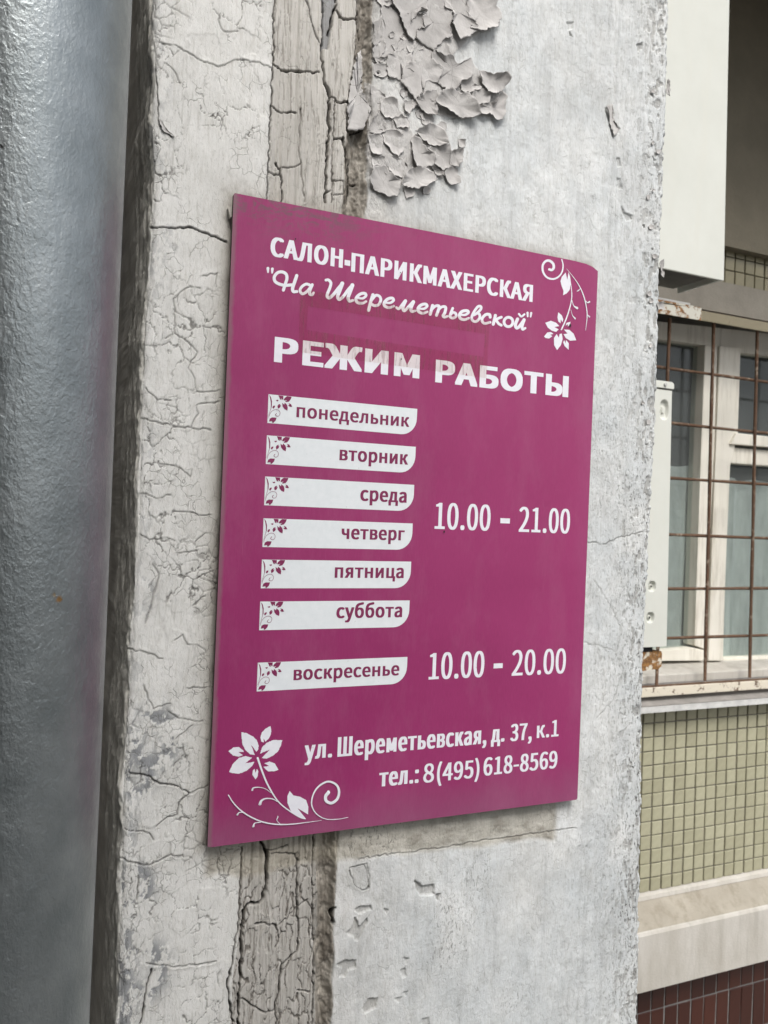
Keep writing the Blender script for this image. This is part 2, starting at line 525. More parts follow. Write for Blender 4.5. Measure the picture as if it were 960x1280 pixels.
# rounded left arris
rc = .008
inr = (S > -rc) & (S < rc)
ang = np.clip((S+rc)/(2*rc), 0, 1)*math.pi/2
X = np.where(inr, XL[:, None]+rc-rc*np.cos(ang)*1.0, X)
Yb = np.where(inr, YW+rc-rc*np.sin(ang), Yb)
NX = np.where(inr, -np.cos(ang), NX); NY = np.where(inr, -np.sin(ang), NY)
# rounded right arris: the face falls away over the last 8 mm
dR = XR[:, None]-X
fall = np.where((NX < .5), np.clip(1-dR/.007, 0, 1)**2*.0045, .0045)
front = (S > 0)

W = front*1.0
U = S+0.0                       # unrolled coordinate for noise
Xn = np.where(NX < 0, S+XL[:, None], X)
s1 = Xof(L_s1, zz)[:, None]+fbm(Zg, Xn*0, .03, 1, 4, 21)*.0016
s2 = Xof(L_s2, zz)[:, None]+fbm(Zg, Xn*0, .03, 1, 4, 22)*.0022
s3 = Xof(L_s3, zz)[:, None]+fbm(Zg, Xn*0, .025, 1, 5, 23, .6)*.0030
mL = (1-sstep(-.0006, .0006, Xn-s1))
mS = sstep(-.0006, .0006, Xn-s1)*(1-sstep(-.0008, .0008, Xn-s2))
mG = sstep(-.0008, .0008, Xn-s2)*(1-sstep(-.0015, .0015, Xn-s3))
mR = sstep(-.0015, .0015, Xn-s3)

H = np.zeros_like(X)
blk = np.zeros_like(X)
dirt_shade = np.zeros_like(X)         # 0..1 brown grime, with painted shade beside the sign and in the groove
grey = np.zeros_like(X)         # bare slate-grey primer showing
pale = np.zeros_like(X)

# --- crack engine: traced polylines on the wall
def seg_dist(pts, rad):
    """distance field to a polyline, only near it; returns (slice, dist, signed side)"""
    q = np.array([at(x, y, YW) for x, y in pts])
    # jitter between the traced points
    out = [q[0]]
    for a, b in zip(q[:-1], q[1:]):
        n = max(1, int(np.hypot(*(b-a))/.0032))
        for i in range(1, n+1):
            p = a+(b-a)*i/n
            if i < n: p = p+np.array([rnd.uniform(-1, 1), rnd.uniform(-1, 1)])*.0010
            out.append(p)
    q = np.array(out)
    r0 = np.searchsorted(zz, q[:, 1].min()-rad); r1 = np.searchsorted(zz, q[:, 1].max()+rad)
    x0 = q[:, 0].min()-rad; x1 = q[:, 0].max()+rad
    if r1 <= r0: return None
    xm = Xn[(r0+r1)//2]
    c0 = max(0, np.searchsorted(xm, x0-.01)); c1 = min(len(xm), np.searchsorted(xm, x1+.01))
    if c1 <= c0: return None
    sl = (slice(r0, r1), slice(c0, c1))
    x = Xn[sl]; z = Zg[sl]
    d = np.full(x.shape, 1.0); sd = np.zeros(x.shape)
    for a, b in zip(q[:-1], q[1:]):
        ab = b-a; L2 = ab@ab+1e-12
        t = np.clip(((x-a[0])*ab[0]+(z-a[1])*ab[1])/L2, 0, 1)
        ex = x-(a[0]+t*ab[0]); ez = z-(a[1]+t*ab[1])
        dd = np.hypot(ex, ez)
        m_ = dd < d
        sd = np.where(m_, np.sign(ab[0]*ez-ab[1]*ex), sd)
        d = np.where(m_, dd, d)
    return sl, d, sd

def crack(pts, w=.0008, depth=.0015, lip=.0, side=0.0, dark=.8):
    r = seg_dist(pts, .02)
    if r is None: return
    sl, d, sd = r
    wv = w*.56*(.25+1.3*vnoise(Xn[sl]/.006, Zg[sl]/.006, 77))
    k = 1-sstep(wv*.45, wv*.95+.0004, d)
    H[sl] -= k*depth
    H[sl] += lip*np.exp(-(d/.003)**2)*(1+side*sd)*.5
    blk[sl] = np.maximum(blk[sl], k*np.clip(dark*min(1.0, .45+w*420), 0, 1))
    dirt_shade[sl] = np.maximum(dirt_shade[sl], .25*dark*np.exp(-(d/.0022)**2))
    if lip > 0: pale[sl] = np.maximum(pale[sl], .4*np.exp(-((d-.0016)/.0009)**2)*(sd*side > -.5))

def o3(off, s, *pts): return [(off[0]+x/s, off[1]+y/s) for x, y in pts]

# base relief of the three zones
x_, z_ = Xn, Zg
big = fbm(x_, z_, .22, .30, 3, 31)*.0016
wav_ = 0
plaster = fbm(x_, z_, .018, .030, 4, 32)*.00035 + fbm(x_, z_, .006, .016, 3, 33)*.00012
# --- left panel: painted, crackled
f, cid = voro(x_+fbm(x_, z_, .016, .016, 4, 41, .6)*.010, z_*.85+fbm(x_, z_, .016, .016, 4, 42, .6)*.010, .021, 4)
reg = sstep(-.32, .10, fbm(x_, z_, .10, .12, 3, 43)+.10*front)
ck = (1-sstep(.012, .045, f))*reg*front
ck *= sstep(-.20, .12, fbm(x_, z_, .035, .035, 2, 44))
f2, cid2 = voro(x_+fbm(x_, z_, .01, .01, 3, 45)*.004, z_*.8, .011, 8)
reg2 = sstep(.12, .38, fbm(x_, z_, .07, .09, 3, 46))*front
nearstrip = sstep(.045, .0, s1-x_)*sstep(.55, .40, np.abs(z_-.75)*0+.45)
ck2 = (1-sstep(.03, .09, f2))*np.clip(reg2, 0, 1)
vert = 1-sstep(.02, .10, np.abs(fbm(x_, z_, .010, .075, 3, 47)))
vertm = sstep(.15, .45, fbm(x_, z_, .05, .07, 2, 48))
H += mL*front*(big+plaster - ck*.0009 - ck2*.0005 - vert*vertm*.00022)
H += mL*front*(cid-.5)*.0005*reg
dirt_shade = np.maximum(dirt_shade, mL*front*(ck*.30+ck2*.25+vert*vertm*.16))
# --- left return face and arris: coarse brushed render, grimy
side = (1-front*1.0)
sden = fbm(x_, z_, .010, .040, 5, 51, .68)
H += side*(sden*.0034 + fbm(x_, z_, .003, .010, 3, 52)*.0009)
dirt_shade = np.maximum(dirt_shade, side*np.clip(.05-sden*.5, 0, .35))
H += np.exp(-(S/.014)**2)*(fbm(x_, z_, .012, .03, 4, 53, .6)*.0014)
# worn slate-grey patches on the arris, mostly low down
wear = fbm(S, z_, .010, .020, 5, 54, .65)
low = sstep(.12, -.12, z_)
arr = np.exp(-((S-.006)/.012)**2)
grey = np.maximum(grey, arr*sstep(.24-.22*low, .30-.22*low, wear)*(.35+.65*low))
upd = sstep(.50, .62, z_)*np.exp(-((S+.006)/.010)**2)
grey = np.maximum(grey, upd*sstep(.10, .2, wear)*.7)
for (px, py, rr, am) in [(192, 925, .030, 1), (172, 972, .020, 1), (176, 745, .016, .7), (185, 320, .016, .6), (205, 285, .010, .4), (168, 1110, .022, 1), (180, 1215, .028, 1), (215, 300, .012, .4)]:
    cx, cz = at(px, py, YW)
    dd = np.hypot(Xn-cx, (Zg-cz)*.8)
    r_ = np.exp(-((dd-rr*.55)/(rr*.35))**2)
    grey = np.maximum(grey, front*am*r_*sstep(.02, .10, fbm(x_, z_, .008, .010, 5, 60+int(px) % 7, .65)))
H -= grey*.0004
# --- filler strip: cracked putty like old wood
seg = fbm(x_, z_*0, .016, 1, 2, 61)*.0022
grain = (1-np.abs(fbm(x_+fbm(x_, z_, .05, .15, 2, 66)*.004, z_, .0065, .16, 4, 62, .55)))**2
grain2 = fbm(x_, z_, .0022, .045, 3, 63)
H += mS*(-.0012+seg+(grain-.6)*.0026+grain2*.0003+big)
vg = sstep(.90, .975, grain)
lowS = sstep(.02, -.05, z_)
f3, cid3 = voro(x_*1.3+fbm(x_, z_, .01, .02, 3, 64)*.009, z_*.45+fbm(x_, z_, .01, .02, 3, 65)*.010, .014, 12)
ck3 = (1-sstep(.02, .075, f3))*lowS*sstep(-.35, .10, fbm(x_, z_, .02, .05, 3, 69))
H += mS*(-ck3*.0016+lowS*(cid3-.5)*.0018 - vg*.0010)
dirt_shade = np.maximum(dirt_shade, mS*np.clip(ck3*.65+vg*.55+(fbm(x_, z_, .03, .12, 4, 67)*.5+.25)*.35, 0, 1))
# --- groove: rough broken edge, grime and recess shade put into the colour
gw = np.clip((x_-s2)/np.maximum(s3-s2, .001), 0, 1)
rough = fbm(x_, z_, .006, .016, 5, 71, .68)
gdep = (.0085*np.sin(np.clip(gw*1.15, 0, 1)*math.pi)**.7)
H += mG*(-gdep+rough*.0050)
dirt_shade = np.maximum(dirt_shade, mG*np.clip(.42+rough*1.3+fbm(x_, z_, .02, .06, 3, 68)*.4, .05, 1.0))
# --- right panel: sprayed stucco
big2 = fbm(x_, z_, .16, .2, 3, 72)*.0012
stc = fbm(x_, z_, .0042, .0055, 3, 73, .6)*.00034+fbm(x_, z_, .020, .026, 3, 74)*.00045
H += mR*(np.where(NX < .5, 1, .5))*(big2+stc+.0006)
pitz = sstep(.30, .05, XR[:, None]-x_)*.0
edgew = np.exp(-np.clip(XR[:, None]-x_, 0, 1)/.035)
chip = sstep(.24, .34, fbm(x_, z_, .005, .013, 4, 75, .6)+edgew*.20-.05)*mR*sstep(.0, .06, x_-s3)
chip *= np.clip(edgew*1.6, .0, 1)
H -= chip*.0011
dirt_shade = np.maximum(dirt_shade, chip*.55)
er = np.exp(-np.clip(XR[:, None]-x_, 0, 1)/.006)
H += er*(fbm(x_, z_, .006, .012, 4, 76, .65)*.0014-.0006)*mR
# grime patches on the right panel
pt = sstep(.10, .5, fbm(x_, z_, .06, .08, 4, 79))
dirt_shade = np.maximum(dirt_shade, mR*pt*.10)

# --- traced cracks of the left panel
Z1 = (0, 0)
crack(o3((0, 0), 2, (372, 566), (420, 570), (480, 570), (520, 585), (565, 605)), .0011, .0022, .0006, 1, .95)
crack(o3((0, 0), 2, (395, 105), (440, 115), (500, 150), (545, 168), (590, 150), (650, 158), (680, 172)), .0007, .001, .0004, 1, .6)
crack(o3((0, 0), 2, (385, 170), (392, 240), (398, 315), (432, 342)), .0009, .0018, .0006, 1, .8)
crack(o3((0, 0), 2, (415, 160), (440, 185), (450, 210)), .0006, .001, 0, 0, .6)
crack(o3((0, 0), 2, (545, 50), (560, 80), (595, 78)), .0006, .001, 0, 0, .5)
for q in [((520, 667), (580, 680), (640, 695), (720, 705), (790, 712)), ((718, 700), (745, 650), (735, 620), (820, 605)),
          ((545, 555), (590, 600), (640, 600)), ((740, 570), (730, 520), (705, 480), (740, 420), (710, 390), (655, 350), (620, 370)),
          ((655, 350), (655, 290), (650, 220), (700, 180), (750, 180)), ((520, 950), (600, 968), (640, 955)),
          ((655, 1018), (720, 1022), (750, 1035), (790, 1030)), ((600, 840), (670, 850), (715, 890), (720, 860)),
          ((760, 135), (815, 125), (810, 175)), ((520, 1105), (560, 1125), (610, 1118), (655, 1128)), ((735, 1130), (770, 1100)),
          ((735, 570), (790, 568), (825, 560)), ((690, 290), (650, 260))]:
    crack(o3((0, 300), 3, *q), .0007, .0010, .0003, 1, .62)
for q in [((410, 385), (480, 395), (540, 405), (610, 430)), ((630, 628), (670, 655), (730, 665), (760, 665)), ((660, 730), (720, 680)),
          ((700, 375), (740, 378), (770, 398)), ((655, 360), (685, 340), (700, 370)), ((540, 530), (552, 570), (575, 618), (640, 600)),
          ((685, 750), (690, 790), (650, 835)), ((700, 540), (770, 540)), ((725, 230), (770, 195)), ((735, 130), (800, 100)), ((670, 35), (740, 25))]:
    crack(o3((0, 680), 3, *q), .0007, .0010, .0003, 1, .62)
crack(o3((0, 680), 3, (480, 855), (550, 870), (600, 900), (660, 908), (710, 935)), .0011, .0022, .0006, -1, .95)
crack(o3((0, 680), 3, (710, 935), (670, 970), (665, 1015), (620, 1030), (585, 1060)), .0009, .0014, .0004, -1, .7)
crack(o3((0, 680), 3, (710, 935), (780, 905)), .0007, .0012, .0003, -1, .6)
crack(o3((0, 680), 3, (460, 1070), (520, 1078), (560, 1085), (575, 1110)), .0009, .0014, .0004, -1, .8)
crack(o3((0, 680), 3, (440, 1180), (500, 1195), (560, 1205), (610, 1180), (640, 1165), (720, 1180)), .0009, .0016, .0005, -1, .75)
crack(o3((0, 680), 3, (638, 1120), (640, 1165)), .0007, .001, .0003, -1, .6)
crack(o3((0, 960), 2, (365, 490), (430, 498), (500, 492), (540, 485)), .0008, .0018, .0006, -1, .6)
crack(o3((0, 960), 2, (378, 505), (365, 560), (350, 640)), .0013, .003, .0005, -1, .95)
crack(o3((0, 960), 2, (345, 270), (342, 330)), .0008, .0018, .0003, 1, .6)
crack(o3((120, 600), 4.923, (350, 520), (385, 570), (370, 660), (340, 760), (305, 880)), .0016, .0009, .0, 0, .45)
# strip
def sc(*p): return o3((320, 0), 5.12, *p)
crack(sc((118, -60), (118, 30), (108, 150), (112, 280), (108, 400), (98, 520), (100, 660), (85, 820), (78, 1000), (72, 1200), (60, 1290)), .0010, .003, 0, 0, .95)
crack(sc((430, 240), (425, 350), (440, 470), (445, 540), (470, 610), (468, 720), (468, 850), (458, 960), (450, 1080), (450, 1180), (445, 1290)), .0022, .009, 0, 0, 1)
crack(sc((425, -60), (440, 20), (432, 130), (430, 250)), .0013, .006, 0, 0, 1)
crack(sc((530, -60), (515, 40), (490, 140), (470, 210)), .0018, .007, 0, 0, 1)
crack(sc((105, 410), (170, 448), (260, 456), (350, 458), (410, 452)), .0017, .006, 0, 0, 1)
crack(sc((100, 680), (140, 708), (200, 718), (255, 720)), .0010, .003, 0, 0, .95)
crack(sc((520, 60), (540, 100), (590, 118), (645, 118)), .0016, .005, 0, 0, 1)
crack(sc((470, 615), (508, 625), (520, 650), (590, 655)), .0013, .005, 0, 0, 1)
crack(sc((505, 887), (552, 890)), .0011, .004, 0, 0, 1)
crack(sc((585, 832), (640, 832), (682, 825)), .0016, .006, 0, 0, 1)
crack(sc((165, 1290), (166, 1180), (160, 1080), (128, 1040)), .0012, .004, 0, 0, 1)
crack(sc((160, 1070), (250, 1066), (290, 1040)), .0008, .002, 0, 0, .8)
crack(sc((75, 1095), (120, 1115), (160, 1110)), .0008, .002, 0, 0, .8)
crack(sc((312, -40), (345, 60), (350, 110), (380, 190), (410, 262)), .0010, .002, 0, 0, .85)
crack(sc((505, 640), (505, 760), (500, 880), (492, 1000), (488, 1290)), .0008, .003, 0, 0, .85)
crack(sc((610, 1030), (610, 1165), (650, 1170)), .0012, .004, 0, 0, 1)
crack(sc((490, 1150), (560, 1155), (562, 1240), (490, 1250)), .0007, .0018, 0, 0, .75)
crack(sc((455, 1235), (480, 1215)), .0009, .002, 0, 0, .9)
crack(sc((285, 700), (280, 880), (272, 960), (290, 1100), (310, 1290)), .0012, .002, 0, 0, .45)
crack(sc((590, 650), (585, 830)), .0016, .005, 0, 0, .8)
crack(sc((560, 880), (575, 1000), (600, 1100), (600, 1290)), .0018, .006, 0, 0, .9)
crack(sc((650, -60), (650, 170), (640, 360), (610, 560), (590, 650)), .0010, .003, 0, 0, .6)
crack(sc((670, 170), (675, 240)), .0009, .003, 0, 0, .9)
# bottom of strip
def sb(*p): return o3((0, 960), 2, *p)
crack(sb((655, 190), (668, 215), (666, 290), (655, 335), (620, 345), (605, 362)), .0022, .007, 0, 0, 1)
crack(sb((605, 200), (602, 300), (596, 400), (585, 450)), .0009, .003, 0, 0, .9)
crack(sb((610, 362), (604, 420), (605, 460), (600, 560), (598, 660)), .0022, .008, 0, 0, 1)
crack(sb((585, 450), (578, 500), (568, 540), (575, 590), (585, 660)), .0014, .005, 0, 0, 1)
crack(sb((660, 205), (690, 205), (720, 195)), .0012, .003, 0, 0, .95)
crack(sb((680, 215), (740, 218), (748, 235)), .0010, .003, 0, 0, .9)
crack(sb((745, 235), (742, 330), (748, 400), (745, 460), (705, 500), (700, 560), (690, 600), (695, 660)), .0012, .004, 0, 0, 1)
crack(sb((640, 392), (665, 390), (690, 395), (700, 430), (690, 450)), .0012, .003, 0, 0, .95)
crack(sb((605, 580), (640, 600), (660, 612), (690, 610)), .0011, .003, 0, 0, .95)
crack(sb((745, 560), (775, 562)), .0009, .003, 0, 0, .9)
crack(sb((700, 395), (745, 350), (770, 330)), .0008, .002, 0, 0, .8)
crack(sb((785, 160), (782, 300), (785, 450), (780, 660)), .0012, .004, 0, 0, .8)
crack(sb((835, 350), (828, 370), (832, 388)), .0040, .007, 0, 0, 1)
crack(sb((545, 228), (548, 268), (572, 270), (578, 232)), .0008, .001, 0, 0, .7)
crack(sb((556, 235), (560, 262)), .0008, .001, 0, 0, .6)
# right panel hairlines
crack(o3((690, 400), 2.133, (95, 592), (140, 598), (180, 580), (240, 565)), .0009, .001, 0, 0, .55)
crack(o3((690, 400), 2.133, (110, 690), (160, 770), (185, 830), (170, 890), (190, 930), (165, 1010), (120, 1060)), .0006, .0007, 0, 0, .4)
crack(o3((690, 400), 2.133, (85, 860), (130, 870), (170, 885)), .0006, .0007, 0, 0, .35)
crack(o3((400, 960), 2, (100, 225), (200, 212), (300, 200), (420, 180), (560, 160), (640, 150)), .0008, .0012, .0004, 1, .35)
# slate wedge in the split at the top of the strip
wx0 = Xof(line_px([(404.5, -80), (404, 0), (404, 60)]), zz)[:, None]; wx1 = Xof(line_px([(424, -80), (421, 0), (411, 58)]), zz)[:, None]
wz = at(408, 60, YW)[1]
wm = (Xn > wx0) & (Xn < wx1) & (Zg > wz)
H = np.where(wm, H-.004, H); grey = np.where(wm, .85, grey)

# --- pits where paint has come off (sharp polygons)
def inpoly(px, rad=.02):
    q = np.array([at(x, y, YW) for x, y in px])
    r0 = np.searchsorted(zz, q[:, 1].min()-.003); r1 = np.searchsorted(zz, q[:, 1].max()+.003)
    xm = Xn[(r0+r1)//2]
    c0 = max(0, np.searchsorted(xm, q[:, 0].min()-.012)); c1 = min(len(xm), np.searchsorted(xm, q[:, 0].max()+.012))
    sl = (slice(r0, r1), slice(c0, c1))
    x = Xn[sl]+fbm(Xn[sl], Zg[sl], .006, .006, 3, 91)*.0012; z = Zg[sl]+fbm(Xn[sl], Zg[sl], .006, .006, 3, 92)*.0012
    c = np.zeros(x.shape, bool)
    n = len(q)
    for i in range(n):
        a, b = q[i], q[(i+1) % n]
        cond = ((a[1] > z) != (b[1] > z))
        xi = (b[0]-a[0])*(z-a[1])/(b[1]-a[1]+1e-12)+a[0]
        c ^= cond & (x < xi)
    return sl, c
def pit(px, depth=.0014, tone=.25):
    depth *= 1.7; tone *= 1.15
    sl, c = inpoly(px)
    H[sl] = np.where(c, H[sl]-depth, H[sl])
    dirt_shade[sl] = np.where(c, np.maximum(dirt_shade[sl], tone), dirt_shade[sl])
def pb(*p): return o3((400, 960), 2, *p)
pit(pb((75, 245), (110, 240), (120, 265), (122, 300), (100, 303), (85, 285)), .0006, .16)
crack(pb((72, 255), (85, 290), (105, 305), (122, 298)), .0010, .0015, .0006, -1, .85)
crack(pb((72, 250), (115, 238), (122, 265), (122, 298)), .0006, .001, .0003, 1, .5)
pit(pb((235, 275), (255, 295), (285, 290), (285, 315), (250, 320), (238, 300)), .0016, .30)
pit(pb((287, 315), (302, 312), (296, 330), (288, 328)), .0014, .35)
pit(pb((100, 345), (128, 342), (130, 355), (95, 362), (85, 355)), .0012, .25)
pit(pb((85, 370), (78, 400), (62, 412), (82, 418), (85, 432), (95, 430), (118, 385), (118, 372), (98, 395)), .0013, .28)
pit(pb((40, 490), (60, 480), (88, 480), (88, 500), (70, 505), (62, 520), (45, 520), (55, 500)), .0013, .28)
pit(pb((105, 600), (120, 575), (145, 572), (138, 600), (122, 608), (112, 615)), .0013, .35)
pit(pb((208, 472), (220, 475), (215, 490)), .001, .2); pit(pb((200, 505), (212, 500), (215, 520), (205, 525)), .001, .2)
pit(pb((185, 575), (205, 570), (195, 585)), .001, .2); pit(pb((250, 630), (270, 622), (275, 640), (255, 645)), .001, .2)
pit(pb((155, 350), (172, 352), (165, 365)), .001, .2); pit(pb((205, 560), (218, 556), (216, 568)), .001, .2)
def pr_(*p): return o3((690, 0), 3.2, *p)
pit(pr_((215, 430), (240, 425), (245, 450), (250, 490), (272, 515), (270, 530), (240, 545), (232, 500), (215, 460)), .0010, .26)
pit(pr_((57, 88), (85, 88), (82, 115), (65, 118)), .0008, .15); pit(pr_((72, 125), (82, 150), (70, 145)), .001, .5)
pit(pr_((255, 630), (268, 628), (275, 665), (262, 668)), .0008, .2); pit(pr_((258, 715), (272, 715), (283, 758), (265, 755)), .0008, .2)
pit(pr_((275, 820), (290, 850), (320, 860), (322, 880), (298, 885), (280, 850)), .0010, .28)
pit(pr_((337, 178), (360, 170), (362, 195), (342, 205)), .0010, .3); pit(pr_((360, 895), (372, 900), (370, 915)), .002, .9)
pit(pr_((395, 992), (405, 992), (402, 1002)), .002, .95); pit(pr_((400, 620), (415, 640), (408, 640)), .001, .4); pit(pr_((385, 690), (410, 710), (395, 700)), .001, .6)
# bare broken plaster at the top-left of the right panel, under the flakes
bl = sstep(.0, 1., 0*Zg)
bx0, bz0 = at(452, 40, YW)
bare = mR*np.exp(-np.clip(Xn-s3, 0, 1)/.018)*sstep(.52, .56, Zg)
H += bare*fbm(x_, z_, .010, .014, 5, 95, .6)*.0026
dirt_shade = np.maximum(dirt_shade, bare*np.clip(.32+fbm(x_, z_, .012, .02, 4, 96)*.5, 0, .8))
# old mortar bed, then grime with painted gap shadow round the sign
xs0, xs1 = 0.0, .4157
below = front*sstep(.002, -.004, Zg)*sstep(-.030-.006, -.030+.002, Zg+fbm(x_, z_*0, .05, 1, 3, 97)*.006 + .012*np.clip(Xn/.4, 0, 1))*sstep(.0, .01, Xn+.003)*sstep(.40, .392, Xn)
bn = fbm(x_, z_, .020, .012, 5, 98, .6)
dirt_shade = np.maximum(dirt_shade, below*np.clip(.30+bn*.75, .12, .85)); yel = below*.95
H += below*(bn*.0012-.0006)
halo = front*np.exp(-np.maximum(np.maximum(-Xn, Xn-xs1), np.maximum(-Zg, Zg-.6)).clip(0, 1)/.007)
halo = halo*np.where((Xn > xs1), .35, 1.0)
dirt_shade = np.maximum(dirt_shade, halo*(.55+.25*fbm(x_, z_, .015, .02, 4, 99))); yel = np.maximum(yel, halo*.6)
# mottled darkening next to the sign's upper edge on the strip
top_dark = front*np.exp(-((Zg-.605)/.012)**2)*sstep(-.02, .0, Xn)*sstep(.13, .10, Xn)
dirt_shade = np.maximum(dirt_shade, top_dark*np.clip(.3+fbm(x_, z_, .010, .012, 5, 101, .6)*.8, 0, .8))

old = np.zeros_like(X)
for poly in ([(487, -8), (496, 15), (508, 46), (500, 50), (484, 70), (485, 95), (498, 101), (517, 125), (548, 145), (580, 150), (600, 145), (625, 148), (628, 120), (630, 100), (600, 90), (588, 76), (575, 84), (564, 70), (586, 50), (600, 42), (620, 35), (620, 0), (612, -8)],
             [(458, 100), (478, 120), (492, 128), (508, 150), (515, 170), (530, 160), (546, 168), (556, 186), (572, 190), (570, 208), (566, 228), (555, 222), (530, 232), (505, 230), (485, 244), (466, 238), (458, 200)]):
    sl, c = inpoly(poly)
    H[sl] = np.where(c, H[sl]+.0007, H[sl]); old[sl] = np.where(c, 1, old[sl])
H = H-fall
# tint
def C3(r, g, b): return np.array([r, g, b])[None, None, :]
cL = C3(.70, .695, .67); cS = C3(.56, .54, .505); cG = C3(.36, .335, .295); cR = C3(.655, .675, .675); cSide = C3(.76, .74, .68)
cS = cS*(1-lowS[..., None]*.12)
tint = mL[..., None]*cL+mS[..., None]*cS+mG[..., None]*cG+mR[..., None]*cR
sf = sstep(.004, -.006, S)[..., None]
tint = tint*(1-sf)+cSide*sf*(1+.25*fbm(x_, z_, .02, .08, 4, 102))[..., None]
warmR = (mR*sstep(.14, .0, Xn-s3)*.5)[..., None]
tint = tint*(1-warmR)+C3(.57, .56, .54)*warmR
tint *= (1+.05*fbm(x_, z_, .05, .08, 4, 103))[..., None]
blo = fbm(x_, z_, .045, .060, 5, 121, .6); blo2 = fbm(x_, z_, .012, .020, 4, 122, .6)
tint = tint*(1+mR[..., None]*(.16*blo[..., None]*C3(1.0, .85, .72)+.10*blo2[..., None]))
stk = fbm(x_, z_, .007, .16, 4, 123, .6)
tint = tint*(1-mR[..., None]*.10*sstep(.1, .5, stk)[..., None])
dcol = C3(.16, .14, .115)
tint = tint*(1-dirt_shade[..., None]*.86)+dcol*(dirt_shade[..., None]*.86)
ycol = C3(.50, .455, .36)
tint = tint*(1-.6*yel[..., None])+ycol*(1-.5*dirt_shade[..., None])*.6*yel[..., None]
tint = tint*(1-.85*grey[..., None])+C3(.20, .21, .225)*.85*grey[..., None]
tint = tint*(1-.35*pale[..., None])+C3(.72, .72, .70)*.35*pale[..., None]
tint = tint*(1-.85*old[..., None])+C3(.53, .515, .50)*(1-.4*dirt_shade[..., None])*.85*old[..., None]
bk_ = np.maximum(blk, mS*ck3*.42*front+mL*front*ck*.55+mL*front*ck2*.35)[..., None]
tint = tint*(1-bk_)+C3(.030, .026, .022)*bk_
tint = np.clip(tint, .02, .9)

Xf = X+NX*H; Yf_ = Yb+NY*H
nc = X.shape[1]
co = np.stack([Xf, Yf_, Zg], -1).reshape(-1, 3).astype(np.float32)
idx = np.arange(nr*nc).reshape(nr, nc)
quads = np.stack([idx[:-1, :-1], idx[:-1, 1:], idx[1:, 1:], idx[1:, :-1]], -1).reshape(-1, 4)
# back face closes the solid
nb0 = len(co)
back = np.array([[co[idx[0, 0]][0], YW+SIDE, GZ-.05], [co[idx[0, -1]][0], YW+SIDE, GZ-.05], [co[idx[-1, -1]][0], YW+SIDE, 3.2], [co[idx[-1, 0]][0], YW+SIDE, 3.2]], np.float32)
back[:, 1] += .001
co = np.concatenate([co, back]); quads = np.concatenate([quads, [[nb0, nb0+3, nb0+2, nb0+1]]])
me = bpy.data.meshes.new('concrete_pillar')
me.vertices.add(len(co)); me.vertices.foreach_set('co', co.ravel())
me.loops.add(quads.size); me.loops.foreach_set('vertex_index', quads.ravel().astype(np.int32))
me.polygons.add(len(quads)); me.polygons.foreach_set('loop_start', np.arange(0, quads.size, 4, dtype=np.int32))
me.polygons.foreach_set('use_smooth', np.ones(len(quads), bool))
me.update(calc_edges=True); me.validate()
ca = me.color_attributes.new('tint', 'FLOAT_COLOR', 'POINT')
cc = np.ones((len(co), 4), np.float32); cc[:nb0, :3] = tint.reshape(-1, 3); ca.data.foreach_set('color', cc.ravel())
lowR = sstep(.62, .25, z_)
pm = np.clip(mR*(.10+.75*edgew*(.4+.6*lowR)+.38*lowR*sstep(.0, .4, fbm(x_, z_, .09, .12, 3, 111)))+.10*mL*front+.35*arr*low, 0, 1)
gm = np.clip(mL*front*1.0+mS*.9+mR*.5, 0, 1)
sm = np.clip(mR*(.40+.35*lowR)+mL*.12, 0, 1)
mk = np.ones((len(co), 4), np.float32); mk[:nb0, 0] = pm.ravel(); mk[:nb0, 1] = gm.ravel(); mk[:nb0, 2] = sm.ravel()
ca2 = me.color_attributes.new('masks', 'FLOAT_COLOR', 'POINT'); ca2.data.foreach_set('color', mk.ravel())
me.materials.append(m_pillar)
pillar = bpy.data.objects.new('concrete_pillar', me)
COL.objects.link(pillar)
tag(pillar, 'cracked off-white painted concrete pillar carrying the magenta sign, paint peeling at the top', 'pillar')

